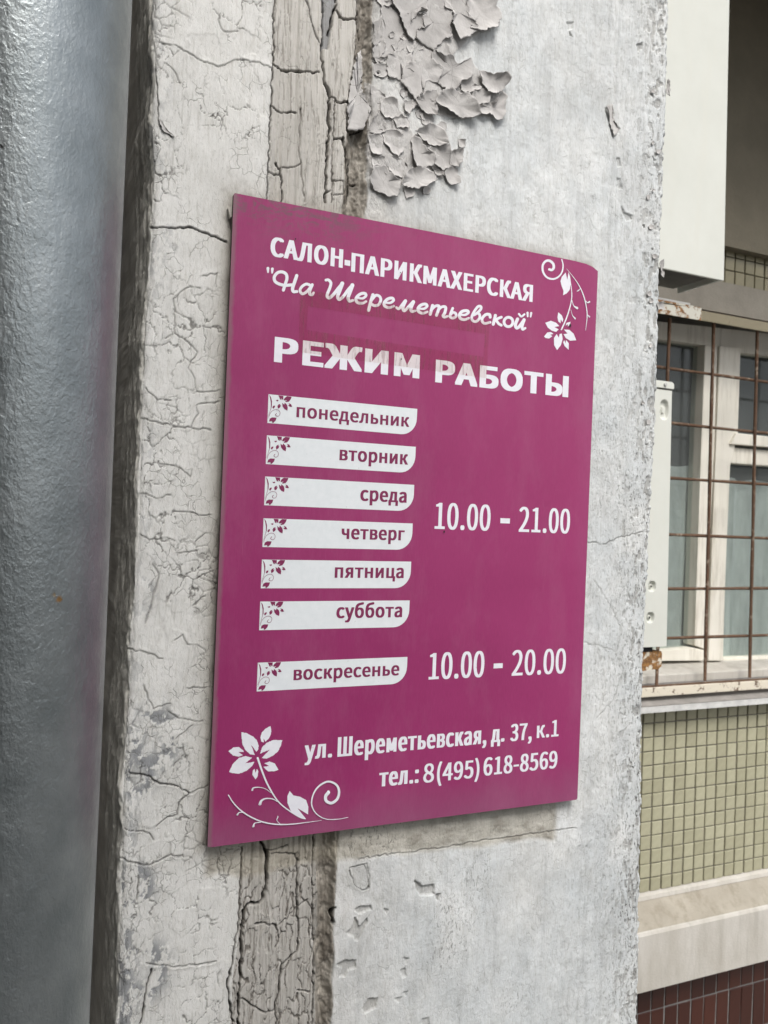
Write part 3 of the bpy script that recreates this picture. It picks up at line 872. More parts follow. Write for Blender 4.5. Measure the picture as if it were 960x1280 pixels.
# --- paint flakes: curled shells standing off the face
def flake(px, lift=.002, curl=.0025, tilt=(0, 0), th=.0007, name='paint_flake'):
    q = [Vector(at(x, y, YW)) for x, y in px]
    c_ = sum(q, Vector((0, 0)))/len(q)
    q = [c_+(p-c_)*1.06 for p in q]
    # ragged outline
    out = []
    n = len(q)
    for i in range(n):
        a, b = q[i], q[(i+1) % n]
        L = (b-a).length
        k = max(1, int(L/.0022))
        nrm = Vector((-(b-a).y, (b-a).x))/max(L, 1e-6)
        for j in range(k):
            t = j/k
            amp = 0 if j == 0 else rnd.uniform(-1, 1)*min(.0013, L*.11)
            out.append(a.lerp(b, t)+nrm*amp)
    n = len(out)
    c = sum(out, Vector((0, 0)))/n
    R = max((p-c).length for p in out)
    rings = [1.0, .93, .82, .66, .45, .22]
    ph = [rnd.uniform(0, 6.28) for _ in range(4)]
    rv = [[rnd.uniform(-1, 1) for _ in range(n+1)] for _ in range(8)]
    def vh(i, rr): return rv[int(rr*7)][min(i, n)]*(.3+rr)
    def hgt(p, rr, i):
        d = p-c
        a = math.atan2(d.y, d.x)
        e = rr**3.0*.8
        wav = 1+.55*math.sin(2*a+ph[0])+.35*math.sin(3*a+ph[1])+.25*math.sin(7*a+ph[2])*rr
        h = lift*.52+curl*.85*e*max(.05, wav)+tilt[0]*d.x+tilt[1]*d.y+.0004*math.sin(d.x*260+ph[3])*math.cos(d.y*210+ph[1])
        h += (vh(i, rr))*.00007
        return max(h, .0004)
    V = []; F = []
    for layer in (0, 1):
        for k, rr in enumerate(rings):
            for i, p in enumerate(out):
                pp = c+(p-c)*rr
                V.append((pp.x, YW-.0008-hgt(pp, rr, i)+(th if layer else 0), pp.y))
        V.append((c.x, YW-.0008-hgt(c, 0, 0)+(th if layer else 0), c.y))
    per = n*len(rings)+1
    for layer in (0, 1):
        o = layer*per
        for k in range(len(rings)-1):
            for i in range(n):
                j = (i+1) % n
                f_ = (o+k*n+i, o+k*n+j, o+(k+1)*n+j, o+(k+1)*n+i)
                F.append(f_ if layer else f_[::-1])
        for i in range(n):
            j = (i+1) % n
            f_ = (o+(len(rings)-1)*n+i, o+(len(rings)-1)*n+j, o+per-1)
            F.append(f_ if layer else f_[::-1])
    for i in range(n):
        j = (i+1) % n
        F.append((i, j, per+j, per+i))
    ob = mesh_obj(name, V, F, m_flake, pillar, True)
    return ob
def fa(*p): return o3((440, 0), 4.8, *p)
def fb(*p): return o3((440, 110), 4.8, *p)
FL = [
 (fa((225, -40), (240, 40), (270, 70), (290, 140), (325, 220), (360, 252), (380, 215), (388, 180), (420, 170), (415, 100), (380, 95), (345, 140), (400, 60), (437, 80), (440, -40)), .0026, .003, (-.03, -.02)),
 (fa((440, -40), (440, 90), (420, 110), (430, 182), (385, 185), (380, 235), (430, 270), (482, 305), (540, 240), (585, 232), (578, 150), (596, 70), (520, -40)), .0020, .0022, (0, -.03)),
 (fa((524, -40), (560, 60), (600, 72), (582, 158), (635, 250), (680, 235), (720, 205), (735, 170), (690, 90), (680, -40)), .0036, .004, (.02, -.06)),
 (fa((684, -40), (682, 80), (715, 150), (700, 178), (760, 200), (840, 182), (878, 120), (872, 70), (845, 50), (857, 15), (800, -40)), .0046, .0045, (.06, -.06)),
 (fa((483, 312), (540, 345), (592, 345), (575, 290), (560, 250), (540, 243)), .0010, .001, (0, 0)),
 (fa((210, 330), (240, 335), (262, 300), (300, 235), (340, 258), (370, 258), (345, 330), (350, 375), (310, 400), (285, 480), (215, 455), (205, 375)), .0012, .0016, (-.02, 0)),
 (fa((382, 242), (430, 272), (478, 308), (470, 362), (535, 418), (505, 498), (440, 488), (410, 560), (368, 600), (330, 540), (288, 485), (312, 405), (355, 375), (350, 325)), .0018, .0022, (0, -.02)),
 (fa((484, 312), (540, 347), (590, 347), (622, 390), (655, 382), (700, 355), (710, 380), (702, 470), (640, 492), (620, 532), (560, 540), (512, 505), (535, 425), (474, 362)), .0022, .0035, (.02, .02)),
 (fa((642, 495), (712, 470), (722, 500), (772, 530), (700, 560), (650, 545)), .0020, .0022, (.02, .02)),
 (fb((490, 90), (515, 55), (545, 25), (600, 15), (650, 45), (690, 42), (720, 92), (742, 165), (700, 192), (640, 182), (570, 155), (530, 125)), .0040, .0055, (.02, -.09)),
 (fb((303, 85), (375, 78), (378, 112), (335, 162), (310, 145)), .0030, .0025, (-.03, -.03)),
 (fb((372, 78), (440, 30), (500, 20), (508, 70), (492, 120), (490, 175), (430, 158), (388, 115)), .0034, .0035, (.0, -.08)),
 (fa((752, 440), (790, 440), (860, 460), (902, 455), (925, 490), (900, 540), (850, 572), (800, 560), (772, 510)), .0042, .005, (.06, .05)),
 (fb((722, 30), (770, 15), (818, 50), (810, 90), (760, 105), (730, 115), (708, 60)), .0028, .003, (.02, .02)),
 (fb((738, 118), (800, 95), (850, 100), (862, 60), (885, 38), (912, 65), (902, 120), (910, 150), (888, 195), (852, 200), (830, 165), (780, 168), (742, 150)), .0034, .004, (.05, -.04)),
 (fb((370, 270), (410, 250), (450, 222), (515, 240), (540, 280), (556, 345), (490, 352), (445, 340), (410, 310)), .0032, .005, (.02, .07)),
 (fb((345, 330), (360, 300), (405, 318), (440, 385), (480, 400), (475, 465), (440, 478), (375, 480), (350, 430)), .0034, .004, (-.08, -.03)),
 (fb((448, 372), (500, 352), (570, 345), (578, 392), (592, 460), (540, 500), (484, 462), (492, 410), (480, 390)), .0026, .003, (.02, -.02)),
 (fb((580, 388), (650, 370), (660, 420), (625, 485), (582, 465)), .0034, .0035, (.07, -.04)),
 (fb((283, 590), (310, 532), (350, 486), (440, 490), (492, 530), (488, 565), (420, 605), (350, 610)), .0036, .005, (0, -.09)),
 (fb((543, 515), (580, 480), (622, 490), (630, 580), (585, 588), (560, 562)), .0034, .0035, (.02, -.08)),
 (fb((468, 475), (530, 502), (538, 535), (490, 522)), .0024, .003, (0, -.05)),
 (fb((634, 310), (676, 315), (674, 356), (636, 358)), .0008, .0015, (-.03, -.02)),
 (fb((105, 520), (120, 480), (190, 475), (240, 540), (285, 560), (252, 660), (200, 655), (130, 620), (98, 570)), .0030, .004, (-.04, -.05)),
 (fb((165, 90), (215, 65), (262, 80), (270, 130), (240, 185), (190, 182), (163, 140)), .0020, .0026, (-.03, 0)),
 (fb((244, 190), (290, 165), (342, 200), (330, 240), (262, 244)), .0022, .0026, (.03, -.04)),
 (fb((110, 215), (150, 140), (190, 165), (197, 262), (150, 278), (92, 272)), .0016, .002, (-.02, 0)),
 (fb((88, 290), (158, 282), (180, 330), (170, 400), (120, 402), (100, 345)), .0018, .0026, (-.03, -.02)),
 (fb((178, 290), (200, 262), (232, 258), (290, 290), (300, 380), (268, 418), (222, 380), (192, 340)), .0020, .0030, (-.02, -.03)),
 (fb((110, 418), (188, 420), (202, 465), (180, 470), (118, 475)), .0016, .002, (0, -.03)),
 (fb((205, 425), (250, 410), (302, 440), (295, 540), (245, 530), (205, 470)), .0014, .002, (0, -.02)),
 (fb((235, 215), (240, 190), (262, 246), (298, 250), (296, 285), (235, 252)), .0012, .002, (0, 0)),
 (fa((120, 350), (200, 345), (182, 378), (150, 386)), .0010, .0016, (0, 0)),
 (fa((175, 45), (260, 58), (285, 120), (300, 200), (245, 330), (182, 345), (125, 345), (130, 240), (165, 160)), .0006, .0010, (0, 0)),
 (fa((100, -40), (215, -40), (235, 35), (180, 42), (150, 20)), .0010, .0020, (0, -.03)),
 (fa((125, 400), (150, 388), (200, 392), (215, 450), (175, 470), (130, 452)), .0008, .0014, (0, 0)),
 (fa((110, 520), (160, 545), (205, 600), (150, 625), (110, 590)), .0010, .0016, (0, 0)),
 (pr_((215, 430), (240, 425), (240, 470), (262, 520), (245, 545), (230, 500)), .0006, .0016, (-.03, 0)),
 (pr_((428, 1050), (440, 1040), (442, 1110), (434, 1105)), .0012, .0012, (0, 0)),
 (pr_((458, 320), (466, 330), (466, 385), (455, 375)), .0012, .0012, (0, 0)),
 (pr_((415, 1215), (440, 1205), (442, 1240), (420, 1238)), .0014, .0016, (0, 0)),
 (sc((600, 560), (645, 360), (668, 340), (672, 600), (735, 700), (680, 820), (590, 828), (585, 700)), .0006, .0012, (0, 0)),
 (sc((745, 150), (800, 120), (819, 300), (790, 400), (750, 395)), .0008, .0018, (0, 0)),
 (o3((0, 0), 2, (396, 300), (404, 325), (434, 342), (420, 330), (405, 305)), .0012, .0014, (0, 0)),
]
for pts, lf, cu, tl in FL:
    flake(pts, lf, cu, tl)
for k in range(44):                       # small chips between and under the big ones
    if k < 32:
        cy = rnd.uniform(0, 243); cx = rnd.uniform(462, 500+70*math.sin(min(1, cy/200)*2.6))
        rr = rnd.uniform(3.5, 9)
    else:
        cy = rnd.uniform(20, 640); cx = 832-cy*.034-rnd.uniform(3, 14); rr = rnd.uniform(1.5, 3.5)
    m_ = rnd.randint(5, 7); a0 = rnd.uniform(0, 6)
    flake([(cx+rr*rnd.uniform(.7, 1.25)*math.cos(a0+6.283*i/m_), cy-rr*rnd.uniform(.7, 1.4)*math.sin(a0+6.283*i/m_)) for i in range(m_)],
          .0007, rnd.uniform(.0006, .0018), (rnd.uniform(-.05, .05), rnd.uniform(-.08, .02)))

# ------------------------------------------------------------------ SIGN
SW, SH = .41573, .6
sign = empty('salon_sign', (0, 0, 0))
tag(sign, 'magenta salon opening-hours board with white Cyrillic lettering fixed to the peeling pillar', 'sign')
def rectify(pts): return [at(x, y, 0.0) for x, y in pts]
outline = [(0, .0008), (.004, 0), (SW-.0015, 0), (SW, .0015)] + rectify([(744.2, 420), (747.2, 345), (747.3, 339), (741, 333.6), (732.5, 329.8), (718, 326)]) + [(.25, .6003), (.001, SH), (0, SH-.002)]
outline = [(min(x, SW+.0006), z) for x, z in outline]
bm = bmesh.new()
prism_bm(bm, outline, 0.0, .0042)
panel = bm_obj('panel', bm, m_sign, sign)
panel.data.materials.append(m_edge)
for p in panel.data.polygons:
    if abs(p.normal.y) < .9: p.material_index = 1
# mounting blocks between board and wall
for (bx, bz) in ((.03, .56), (.39, .56), (.03, .04), (.39, .04)):
    box('spacer', bx-.008, bx+.008, .0042, .013, bz-.008, bz+.008, m_dark, sign)

# outlines of the letters, 1/2000 units: advance, bezier contours (handle, point, handle ...)
GLYPHS = {
 '(': (237, [[103,-33,167,-137,180,-131,194,-126,207,-120,146,-20,118,99,118,218,118,336,146,454,207,555,194,561,180,567,167,573,103,468,64,355,64,218,64,80]]),
 ')': (237, [[56,-131,69,-137,134,-33,172,80,172,218,172,355,134,468,69,573,56,567,43,561,29,555,90,454,120,336,120,218,120,99,90,-20,29,-120,43,-126]]),
 ',': (195, [[47,-120,53,-133,116,-106,155,-54,155,13,155,60,134,88,101,88,75,88,53,71,53,43,53,15,74,-1,99,-1,102,-1,105,-1,107,-1,106,-43,81,-76,37,-95,42,-108]]),
 '-': (243, [[32,188,32,172,92,172,152,172,211,172,211,188,211,204,211,221,152,221,92,221,32,221,32,204]]),
 '.': (195, [[71,-9,97,-9,123,-9,144,11,144,39,144,69,123,88,97,88,71,88,51,69,51,39,51,11]]),
 '0': (389, [[97,-9,195,-9,292,-9,354,79,354,258,354,436,292,522,195,522,97,522,35,436,35,258,35,79],[253,43,195,43,137,43,97,108,97,258,97,408,137,472,195,472,253,472,293,408,293,258,293,108]]),
 '1': (389, [[62,18,62,0,155,0,249,0,343,0,343,18,343,35,343,53,309,53,275,53,240,53,240,207,240,360,240,513,224,513,208,513,191,513,163,497,130,485,85,477,85,463,85,450,85,436,115,436,146,436,176,436,176,309,176,181,176,53,138,53,100,53,62,53,62,35]]),
 '2': (389, [[31,13,31,0,138,0,246,0,354,0,354,18,354,37,354,55,306,55,259,55,211,55,186,55,154,53,127,50,248,165,329,269,329,372,329,463,271,522,179,522,114,522,69,493,28,447,40,435,53,423,65,411,94,445,130,471,172,471,235,471,266,428,266,369,266,281,192,179,31,38,31,25]]),
 '3': (389, [[104,-9,184,-9,276,-9,349,46,349,137,349,208,301,253,241,268,241,269,241,270,241,271,296,290,332,332,332,394,332,475,269,522,182,522,123,522,78,496,39,461,51,448,62,434,74,421,103,450,139,471,180,471,234,471,267,438,267,389,267,334,231,291,125,291,125,275,125,259,125,242,244,242,284,202,284,139,284,81,242,44,180,44,122,44,83,72,53,103,42,89,31,75,20,62,54,25]]),
 '4': (389, [[238,47,238,0,258,0,278,0,298,0,298,47,298,94,298,141,321,141,344,141,367,141,367,158,367,176,367,193,344,193,321,193,298,193,298,299,298,406,298,513,275,513,251,513,228,513,156,403,85,293,14,183,14,169,14,155,14,141,89,141,163,141,238,141,238,94],[238,245,238,193,186,193,133,193,81,193,120,251,158,309,197,368,212,393,226,419,239,443,240,443,241,443,242,443,240,417,238,375,238,350,238,298]]),
 '5': (389, [[103,-9,183,-9,270,-9,352,55,352,167,352,280,282,331,197,331,166,331,143,323,120,310,124,360,129,409,133,459,197,459,262,459,326,459,326,477,326,495,326,513,243,513,160,513,77,513,71,433,66,354,60,274,72,267,83,259,95,252,124,272,146,282,180,282,244,282,286,239,286,165,286,90,238,44,177,44,118,44,80,71,51,101,40,87,30,73,19,59,54,25]]),
 '6': (389, [[113,-9,211,-9,291,-9,359,58,359,158,359,265,303,319,216,319,176,319,131,296,99,257,102,416,160,470,232,470,263,470,293,454,313,431,325,444,337,457,349,470,321,501,282,522,229,522,130,522,39,446,39,245,39,76],[108,99,101,206,134,254,174,271,205,271,268,271,298,227,298,158,298,88,260,41,211,41,146,41]]),
 '7': (389, [[148,195,139,0,161,0,183,0,205,0,214,201,235,321,356,475,356,488,356,500,356,513,249,513,141,513,34,513,34,495,34,477,34,459,117,459,201,459,284,459,183,319]]),
 '8': (389, [[101,-9,196,-9,292,-9,356,49,356,123,356,194,315,232,270,258,270,260,270,261,270,262,300,286,338,332,338,386,338,465,285,521,197,521,118,521,57,468,57,391,57,337,89,298,126,272,126,271,126,271,126,270,79,244,32,196,32,127,32,48],[265,310,231,279,170,303,115,330,115,391,115,440,149,473,197,473,251,473,284,433,284,382,284,345],[256,39,197,39,135,39,89,78,89,133,89,182,118,223,160,249,232,220,296,195,296,125,296,74]]),
 '9': (389, [[109,-9,165,-9,261,-9,351,71,351,279,351,442,277,522,178,522,98,522,31,456,31,356,31,250,87,195,172,195,215,195,259,219,291,257,286,98,228,44,162,44,129,44,98,59,76,83,64,70,52,57,41,43,69,13],[283,417,290,311,256,262,217,242,183,242,122,242,91,287,91,356,91,426,129,473,179,473,244,473]]),
 ':': (195, [[71,273,97,273,123,273,144,293,144,322,144,351,123,371,97,371,71,371,51,351,51,322,51,293],[71,-9,97,-9,123,-9,144,11,144,39,144,69,123,88,97,88,71,88,51,69,51,39,51,11]]),
 'А': (426, [[61,171,3,0,25,0,46,0,68,0,85,52,101,105,118,157,180,157,243,157,305,157,322,105,338,52,354,0,377,0,400,0,423,0,365,171,307,342,249,513,225,513,201,513,176,513,119,342],[186,208,134,208,142,234,151,261,159,287,177,345,194,401,210,461,211,461,212,461,213,461,230,401,246,345,265,287,273,261,281,234,289,208,237,208]]),
 'Б': (454, [[71,171,71,0,126,0,181,0,237,0,349,0,421,49,421,155,421,258,343,298,234,298,201,298,168,298,135,298,135,351,135,405,135,459,219,459,303,459,387,459,387,477,387,495,387,513,282,513,176,513,71,513,71,342],[165,52,135,52,135,117,135,182,135,247,165,247,194,247,224,247,312,247,358,221,358,153,358,83,314,52,226,52,196,52]]),
 'Е': (412, [[71,171,71,0,172,0,273,0,374,0,374,18,374,37,374,55,294,55,215,55,135,55,135,118,135,180,135,242,200,242,265,242,330,242,330,261,330,279,330,298,265,298,200,298,135,298,135,351,135,405,135,459,212,459,289,459,366,459,366,477,366,495,366,513,268,513,169,513,71,513,71,342]]),
 'Ж': (629, [[57,91,5,0,29,0,53,0,76,0,121,81,165,162,209,244,234,244,259,244,284,244,284,162,284,81,284,0,304,0,325,0,345,0,345,81,345,162,345,244,370,244,395,244,420,244,465,162,509,81,553,0,577,0,600,0,624,0,572,91,519,182,467,272,486,313,504,355,523,396,548,453,567,461,590,461,595,461,602,460,608,457,612,478,615,498,619,518,611,521,601,522,591,522,545,522,512,505,475,427,456,384,436,340,416,297,392,297,369,297,345,297,345,369,345,441,345,513,325,513,304,513,284,513,284,441,284,369,284,297,260,297,237,297,214,297,194,340,174,384,154,427,118,505,85,522,39,522,28,522,18,521,11,518,14,498,18,478,21,457,27,460,35,461,39,461,62,461,81,453,107,396,126,355,144,313,162,272,110,182]]),
 'И': (513, [[71,171,71,0,93,0,116,0,139,0,202,109,265,217,328,326,347,360,366,395,384,430,385,430,386,430,387,430,384,378,379,324,379,270,379,180,379,90,379,0,400,0,422,0,443,0,443,171,443,342,443,513,420,513,398,513,375,513,311,405,248,297,185,188,166,154,148,119,130,84,129,84,128,84,127,84,130,135,134,193,134,246,134,335,134,424,134,513,113,513,92,513,71,513,71,342]]),
 'К': (454, [[71,171,71,0,92,0,114,0,135,0,135,81,135,162,135,244,165,244,194,244,223,244,276,162,329,81,382,0,405,0,428,0,452,0,393,91,334,182,275,273,297,314,320,355,343,396,374,452,387,461,410,461,415,461,422,461,429,459,432,479,436,498,440,518,432,521,422,522,411,522,366,522,340,506,296,427,272,384,248,340,224,297,194,297,165,297,135,297,135,369,135,441,135,513,114,513,92,513,71,513,71,342]]),
 'Л': (493, [[28,-9,44,-9,105,-9,137,27,167,183,185,275,200,365,217,459,264,459,311,459,358,459,358,306,358,153,358,0,380,0,401,0,423,0,423,171,423,342,423,513,337,513,252,513,166,513,146,401,129,297,107,190,83,69,62,53,36,53,27,53,21,55,13,57,9,38,4,18,0,-2,14,-8]]),
 'М': (569, [[71,171,71,0,90,0,109,0,129,0,129,95,129,190,129,284,129,328,125,391,120,436,121,436,122,436,123,436,137,397,151,358,165,319,197,230,229,141,262,52,276,52,291,52,305,52,338,141,370,230,402,319,416,358,430,397,443,436,444,436,445,436,446,436,443,391,438,328,438,284,438,190,438,95,438,0,458,0,478,0,498,0,498,171,498,342,498,513,472,513,446,513,420,513,387,422,355,330,322,239,310,204,300,167,286,132,285,132,285,132,284,132,271,167,260,204,246,239,214,330,181,422,148,513,123,513,97,513,71,513,71,342]]),
 'Н': (510, [[71,171,71,0,92,0,114,0,135,0,135,81,135,162,135,242,215,242,295,242,375,242,375,162,375,81,375,0,396,0,418,0,440,0,440,171,440,342,440,513,418,513,396,513,375,513,375,442,375,370,375,298,295,298,215,298,135,298,135,370,135,442,135,513,114,513,92,513,71,513,71,342]]),
 'О': (520, [[131,-9,260,-9,389,-9,479,94,479,258,479,423,389,522,260,522,131,522,41,423,41,258,41,94],[352,48,260,48,167,48,107,130,107,258,107,387,167,466,260,466,352,466,412,387,412,258,412,130]]),
 'П': (505, [[71,171,71,0,92,0,114,0,135,0,135,153,135,306,135,459,213,459,292,459,370,459,370,306,370,153,370,0,391,0,413,0,434,0,434,171,434,342,434,513,313,513,192,513,71,513,71,342]]),
 'Р': (443, [[71,171,71,0,92,0,114,0,135,0,135,68,135,136,135,204,163,204,192,204,220,204,333,204,409,254,409,363,409,475,332,513,217,513,168,513,120,513,71,513,71,342],[161,257,135,257,135,325,135,393,135,461,160,461,184,461,209,461,299,461,345,438,345,363,345,289,302,257,211,257,186,257]]),
 'С': (447, [[136,-9,264,-9,331,-9,381,18,422,64,410,78,398,92,386,106,353,69,316,48,267,48,169,48,107,129,107,258,107,387,172,466,269,466,313,466,347,446,374,417,386,431,397,445,409,459,380,492,331,522,268,522,138,522,41,422,41,256,41,90]]),
 'Т': (419, [[177,153,177,0,199,0,221,0,242,0,242,153,242,306,242,459,294,459,346,459,398,459,398,477,398,495,398,513,272,513,147,513,22,513,22,495,22,477,22,459,74,459,125,459,177,459,177,306]]),
 'Х': (401, [[62,88,12,0,35,0,58,0,81,0,105,46,130,92,154,139,167,165,181,190,195,222,196,222,197,222,198,222,215,190,229,165,242,139,268,92,293,46,319,0,342,0,366,0,390,0,340,87,290,175,239,262,286,346,333,430,380,513,357,513,334,513,312,513,289,470,266,426,243,382,230,359,221,337,207,307,206,307,205,307,204,307,187,337,176,359,163,382,140,426,116,470,93,513,69,513,46,513,22,513,68,431,115,348,162,265,112,177]]),
 'Ш': (676, [[71,171,71,0,249,0,428,0,606,0,606,171,606,342,606,513,585,513,564,513,543,513,543,361,543,208,543,55,485,55,427,55,369,55,369,208,369,361,369,513,348,513,327,513,307,513,307,361,307,208,307,55,249,55,191,55,134,55,134,208,134,361,134,513,113,513,92,513,71,513,71,342]]),
 'Ы': (624, [[71,171,71,0,119,0,168,0,216,0,331,0,405,48,405,158,405,261,328,303,215,303,188,303,162,303,135,303,135,373,135,443,135,513,114,513,92,513,71,513,71,342],[159,53,135,53,135,118,135,184,135,250,159,250,182,250,206,250,296,250,341,221,341,156,341,83,294,53,208,53,184,53],[489,171,489,0,511,0,532,0,554,0,554,171,554,342,554,513,532,513,511,513,489,513,489,342]]),
 'Я': (455, [[263,270,234,270,153,270,109,303,109,370,109,437,153,461,234,461,263,461,291,461,320,461,320,397,320,333,320,270,291,270],[65,75,18,0,42,0,67,0,92,0,136,73,181,145,225,218,257,218,289,218,320,218,320,145,320,73,320,0,342,0,363,0,384,0,384,171,384,342,384,513,331,513,278,513,224,513,120,513,45,476,45,370,45,287,93,241,161,225,113,150]]),
 'а': (394, [[88,-9,152,-9,199,-9,242,15,278,46,279,46,279,46,280,46,282,30,284,15,286,0,303,0,321,0,338,0,338,78,338,156,338,234,338,328,300,390,207,390,145,390,92,363,57,340,66,326,74,311,82,296,112,317,152,337,196,337,258,337,275,290,275,241,113,223,41,181,41,99,41,30],[207,43,170,43,132,43,103,60,103,103,103,152,146,183,275,198,275,163,275,128,275,92,237,60]]),
 'б': (426, [[107,-9,221,-9,313,-9,388,67,388,188,388,300,325,366,235,366,187,366,139,345,106,301,118,460,171,470,293,489,325,494,352,500,371,513,367,533,363,552,359,571,335,561,322,556,280,550,135,528,42,488,42,230,42,77],[103,238,103,248,143,300,182,317,219,317,286,317,322,267,322,188,322,102,279,44,221,44,143,44,103,108,103,218,103,228]]),
 'в': (397, [[64,127,64,0,115,0,166,0,217,0,305,0,367,33,367,109,367,163,331,190,287,200,287,201,287,201,287,202,326,214,350,242,350,284,350,353,294,380,210,380,162,380,113,380,64,380,64,254],[151,221,127,221,127,259,127,297,127,335,153,335,178,335,204,335,263,335,288,314,288,278,288,243,263,221,200,221,176,221],[155,46,127,46,127,89,127,132,127,175,154,175,180,175,206,175,270,175,304,151,304,113,304,70,273,46,209,46,182,46]]),
 'г': (321, [[64,127,64,0,86,0,107,0,129,0,129,109,129,219,129,328,186,328,244,328,301,328,301,346,301,363,301,380,222,380,143,380,64,380,64,254]]),
 'д': (416, [[77,-45,77,0,164,0,250,0,337,0,337,-45,337,-90,337,-134,355,-134,374,-134,392,-134,394,-86,396,-37,398,12,398,25,398,39,398,52,380,52,362,52,343,52,343,161,343,271,343,380,265,380,186,380,108,380,101,324,94,268,88,211,72,89,55,64,34,52,28,52,21,52,15,52,15,39,15,25,15,12,18,-37,20,-86,22,-134,40,-134,59,-134,77,-134,77,-90],[161,52,102,52,120,78,135,124,144,200,148,243,153,285,158,328,199,328,239,328,279,328,279,236,279,144,279,52,220,52]]),
 'е': (388, [[117,-9,218,-9,270,-9,310,8,343,29,336,44,328,58,321,72,292,53,263,42,225,42,153,42,104,94,99,175,185,175,270,175,356,175,357,185,359,197,359,211,359,320,304,390,207,390,120,390,36,314,36,190,36,64],[167,221,99,221,106,296,154,339,208,339,268,339,303,298,303,221,235,221]]),
 'и': (442, [[64,127,64,0,84,0,104,0,124,0,172,73,220,145,268,218,282,241,304,276,319,300,320,300,321,300,322,300,319,250,315,200,315,159,315,106,315,53,315,0,336,0,357,0,377,0,377,127,377,254,377,380,358,380,338,380,318,380,270,308,222,235,174,162,160,139,138,104,123,81,122,81,121,81,120,81,123,130,127,181,127,221,127,274,127,327,127,380,106,380,85,380,64,380,64,254]]),
 'к': (389, [[64,127,64,0,86,0,107,0,129,0,129,57,129,114,129,172,154,172,178,172,203,172,239,114,274,57,310,0,333,0,356,0,379,0,336,67,293,133,250,200,261,225,272,250,283,276,302,321,317,328,338,328,343,328,346,327,350,326,354,346,358,366,361,386,356,389,347,390,339,390,298,390,270,377,239,309,227,280,214,252,202,223,177,223,153,223,129,223,129,276,129,328,129,380,107,380,86,380,64,380,64,254]]),
 'л': (415, [[28,-9,43,-9,98,-9,132,33,143,117,152,188,160,258,168,328,208,328,247,328,286,328,286,219,286,109,286,0,308,0,329,0,351,0,351,127,351,254,351,380,273,380,195,380,118,380,108,298,98,216,88,133,82,77,64,53,37,53,30,53,25,54,20,55,16,36,12,16,8,-4,19,-7]]),
 'м': (495, [[64,127,64,0,84,0,103,0,122,0,122,57,122,114,122,172,122,205,117,263,115,303,116,303,117,303,118,303,129,273,141,241,153,213,177,154,202,95,227,36,241,36,255,36,269,36,293,95,317,154,342,213,353,241,366,272,377,303,378,303,379,303,380,303,377,263,373,205,373,172,373,114,373,57,373,0,393,0,412,0,431,0,431,127,431,254,431,380,407,380,382,380,358,380,334,321,309,261,285,202,275,169,263,139,251,109,250,109,248,109,247,109,237,139,224,169,213,202,188,261,163,321,138,380,113,380,89,380,64,380,64,254]]),
 'н': (440, [[64,127,64,0,86,0,107,0,129,0,129,56,129,113,129,169,190,169,251,169,312,169,312,113,312,56,312,0,333,0,354,0,375,0,375,127,375,254,375,380,354,380,333,380,312,380,312,329,312,277,312,225,251,225,190,225,129,225,129,277,129,329,129,380,107,380,86,380,64,380,64,254]]),
 'о': (424, [[119,-9,212,-9,305,-9,388,64,388,190,388,317,305,390,212,390,119,390,36,317,36,190,36,64],[278,44,212,44,146,44,102,102,102,190,102,277,146,336,212,336,278,336,323,277,323,190,323,102]]),
 'п': (433, [[64,127,64,0,86,0,107,0,129,0,129,109,129,219,129,328,187,328,246,328,305,328,305,219,305,109,305,0,326,0,347,0,368,0,368,127,368,254,368,380,267,380,166,380,64,380,64,254]]),
 'р': (434, [[64,20,64,-160,86,-160,107,-160,129,-160,129,-117,129,-74,129,-32,128,-9,127,13,127,35,161,6,197,-9,232,-9,319,-9,397,66,397,196,397,314,344,390,246,390,202,390,159,365,125,336,124,336,124,336,123,336,121,351,119,366,117,380,99,380,82,380,64,380,64,200],[284,45,221,45,196,45,162,55,129,84,129,151,129,218,129,284,165,318,198,336,230,336,303,336,331,280,331,195,331,102]]),
 'с': (357, [[113,-9,214,-9,260,-9,303,9,338,39,328,53,319,67,310,82,286,61,255,44,220,44,150,44,102,102,102,190,102,277,153,336,222,336,251,336,276,323,298,303,308,317,319,331,330,345,303,369,269,390,219,390,121,390,36,317,36,190,36,64]]),
 'т': (360, [[148,109,148,0,169,0,190,0,211,0,211,109,211,219,211,328,254,328,297,328,340,328,340,346,340,363,340,380,233,380,127,380,20,380,20,363,20,346,20,328,63,328,105,328,148,328,148,219]]),
 'у': (365, [[53,-164,71,-164,146,-164,186,-106,213,-32,261,105,308,243,356,380,335,380,314,380,293,380,271,310,248,240,225,169,215,135,204,97,194,62,193,62,192,62,190,62,177,97,165,136,153,169,127,240,101,310,76,380,53,380,31,380,9,380,60,253,111,126,162,-1,159,-10,156,-20,153,-29,137,-76,111,-111,68,-111,57,-111,46,-108,39,-105,34,-122,30,-139,26,-156,38,-161]]),
 'ц': (433, [[357,-90,357,-134,375,-134,394,-134,412,-134,414,-86,416,-37,418,12,418,25,418,39,418,52,400,52,381,52,363,52,363,161,363,271,363,380,342,380,320,380,299,380,299,271,299,161,299,52,242,52,186,52,129,52,129,161,129,271,129,380,107,380,86,380,64,380,64,254,64,127,64,0,162,0,260,0,357,0,357,-45]]),
 'ч': (401, [[272,50,272,0,294,0,315,0,336,0,336,127,336,254,336,380,315,380,294,380,272,380,272,321,272,262,272,203,250,198,233,196,211,196,141,196,110,220,110,276,110,311,110,345,110,380,89,380,68,380,47,380,47,345,47,311,47,276,47,182,102,144,197,144,232,144,246,146,272,151,272,101]]),
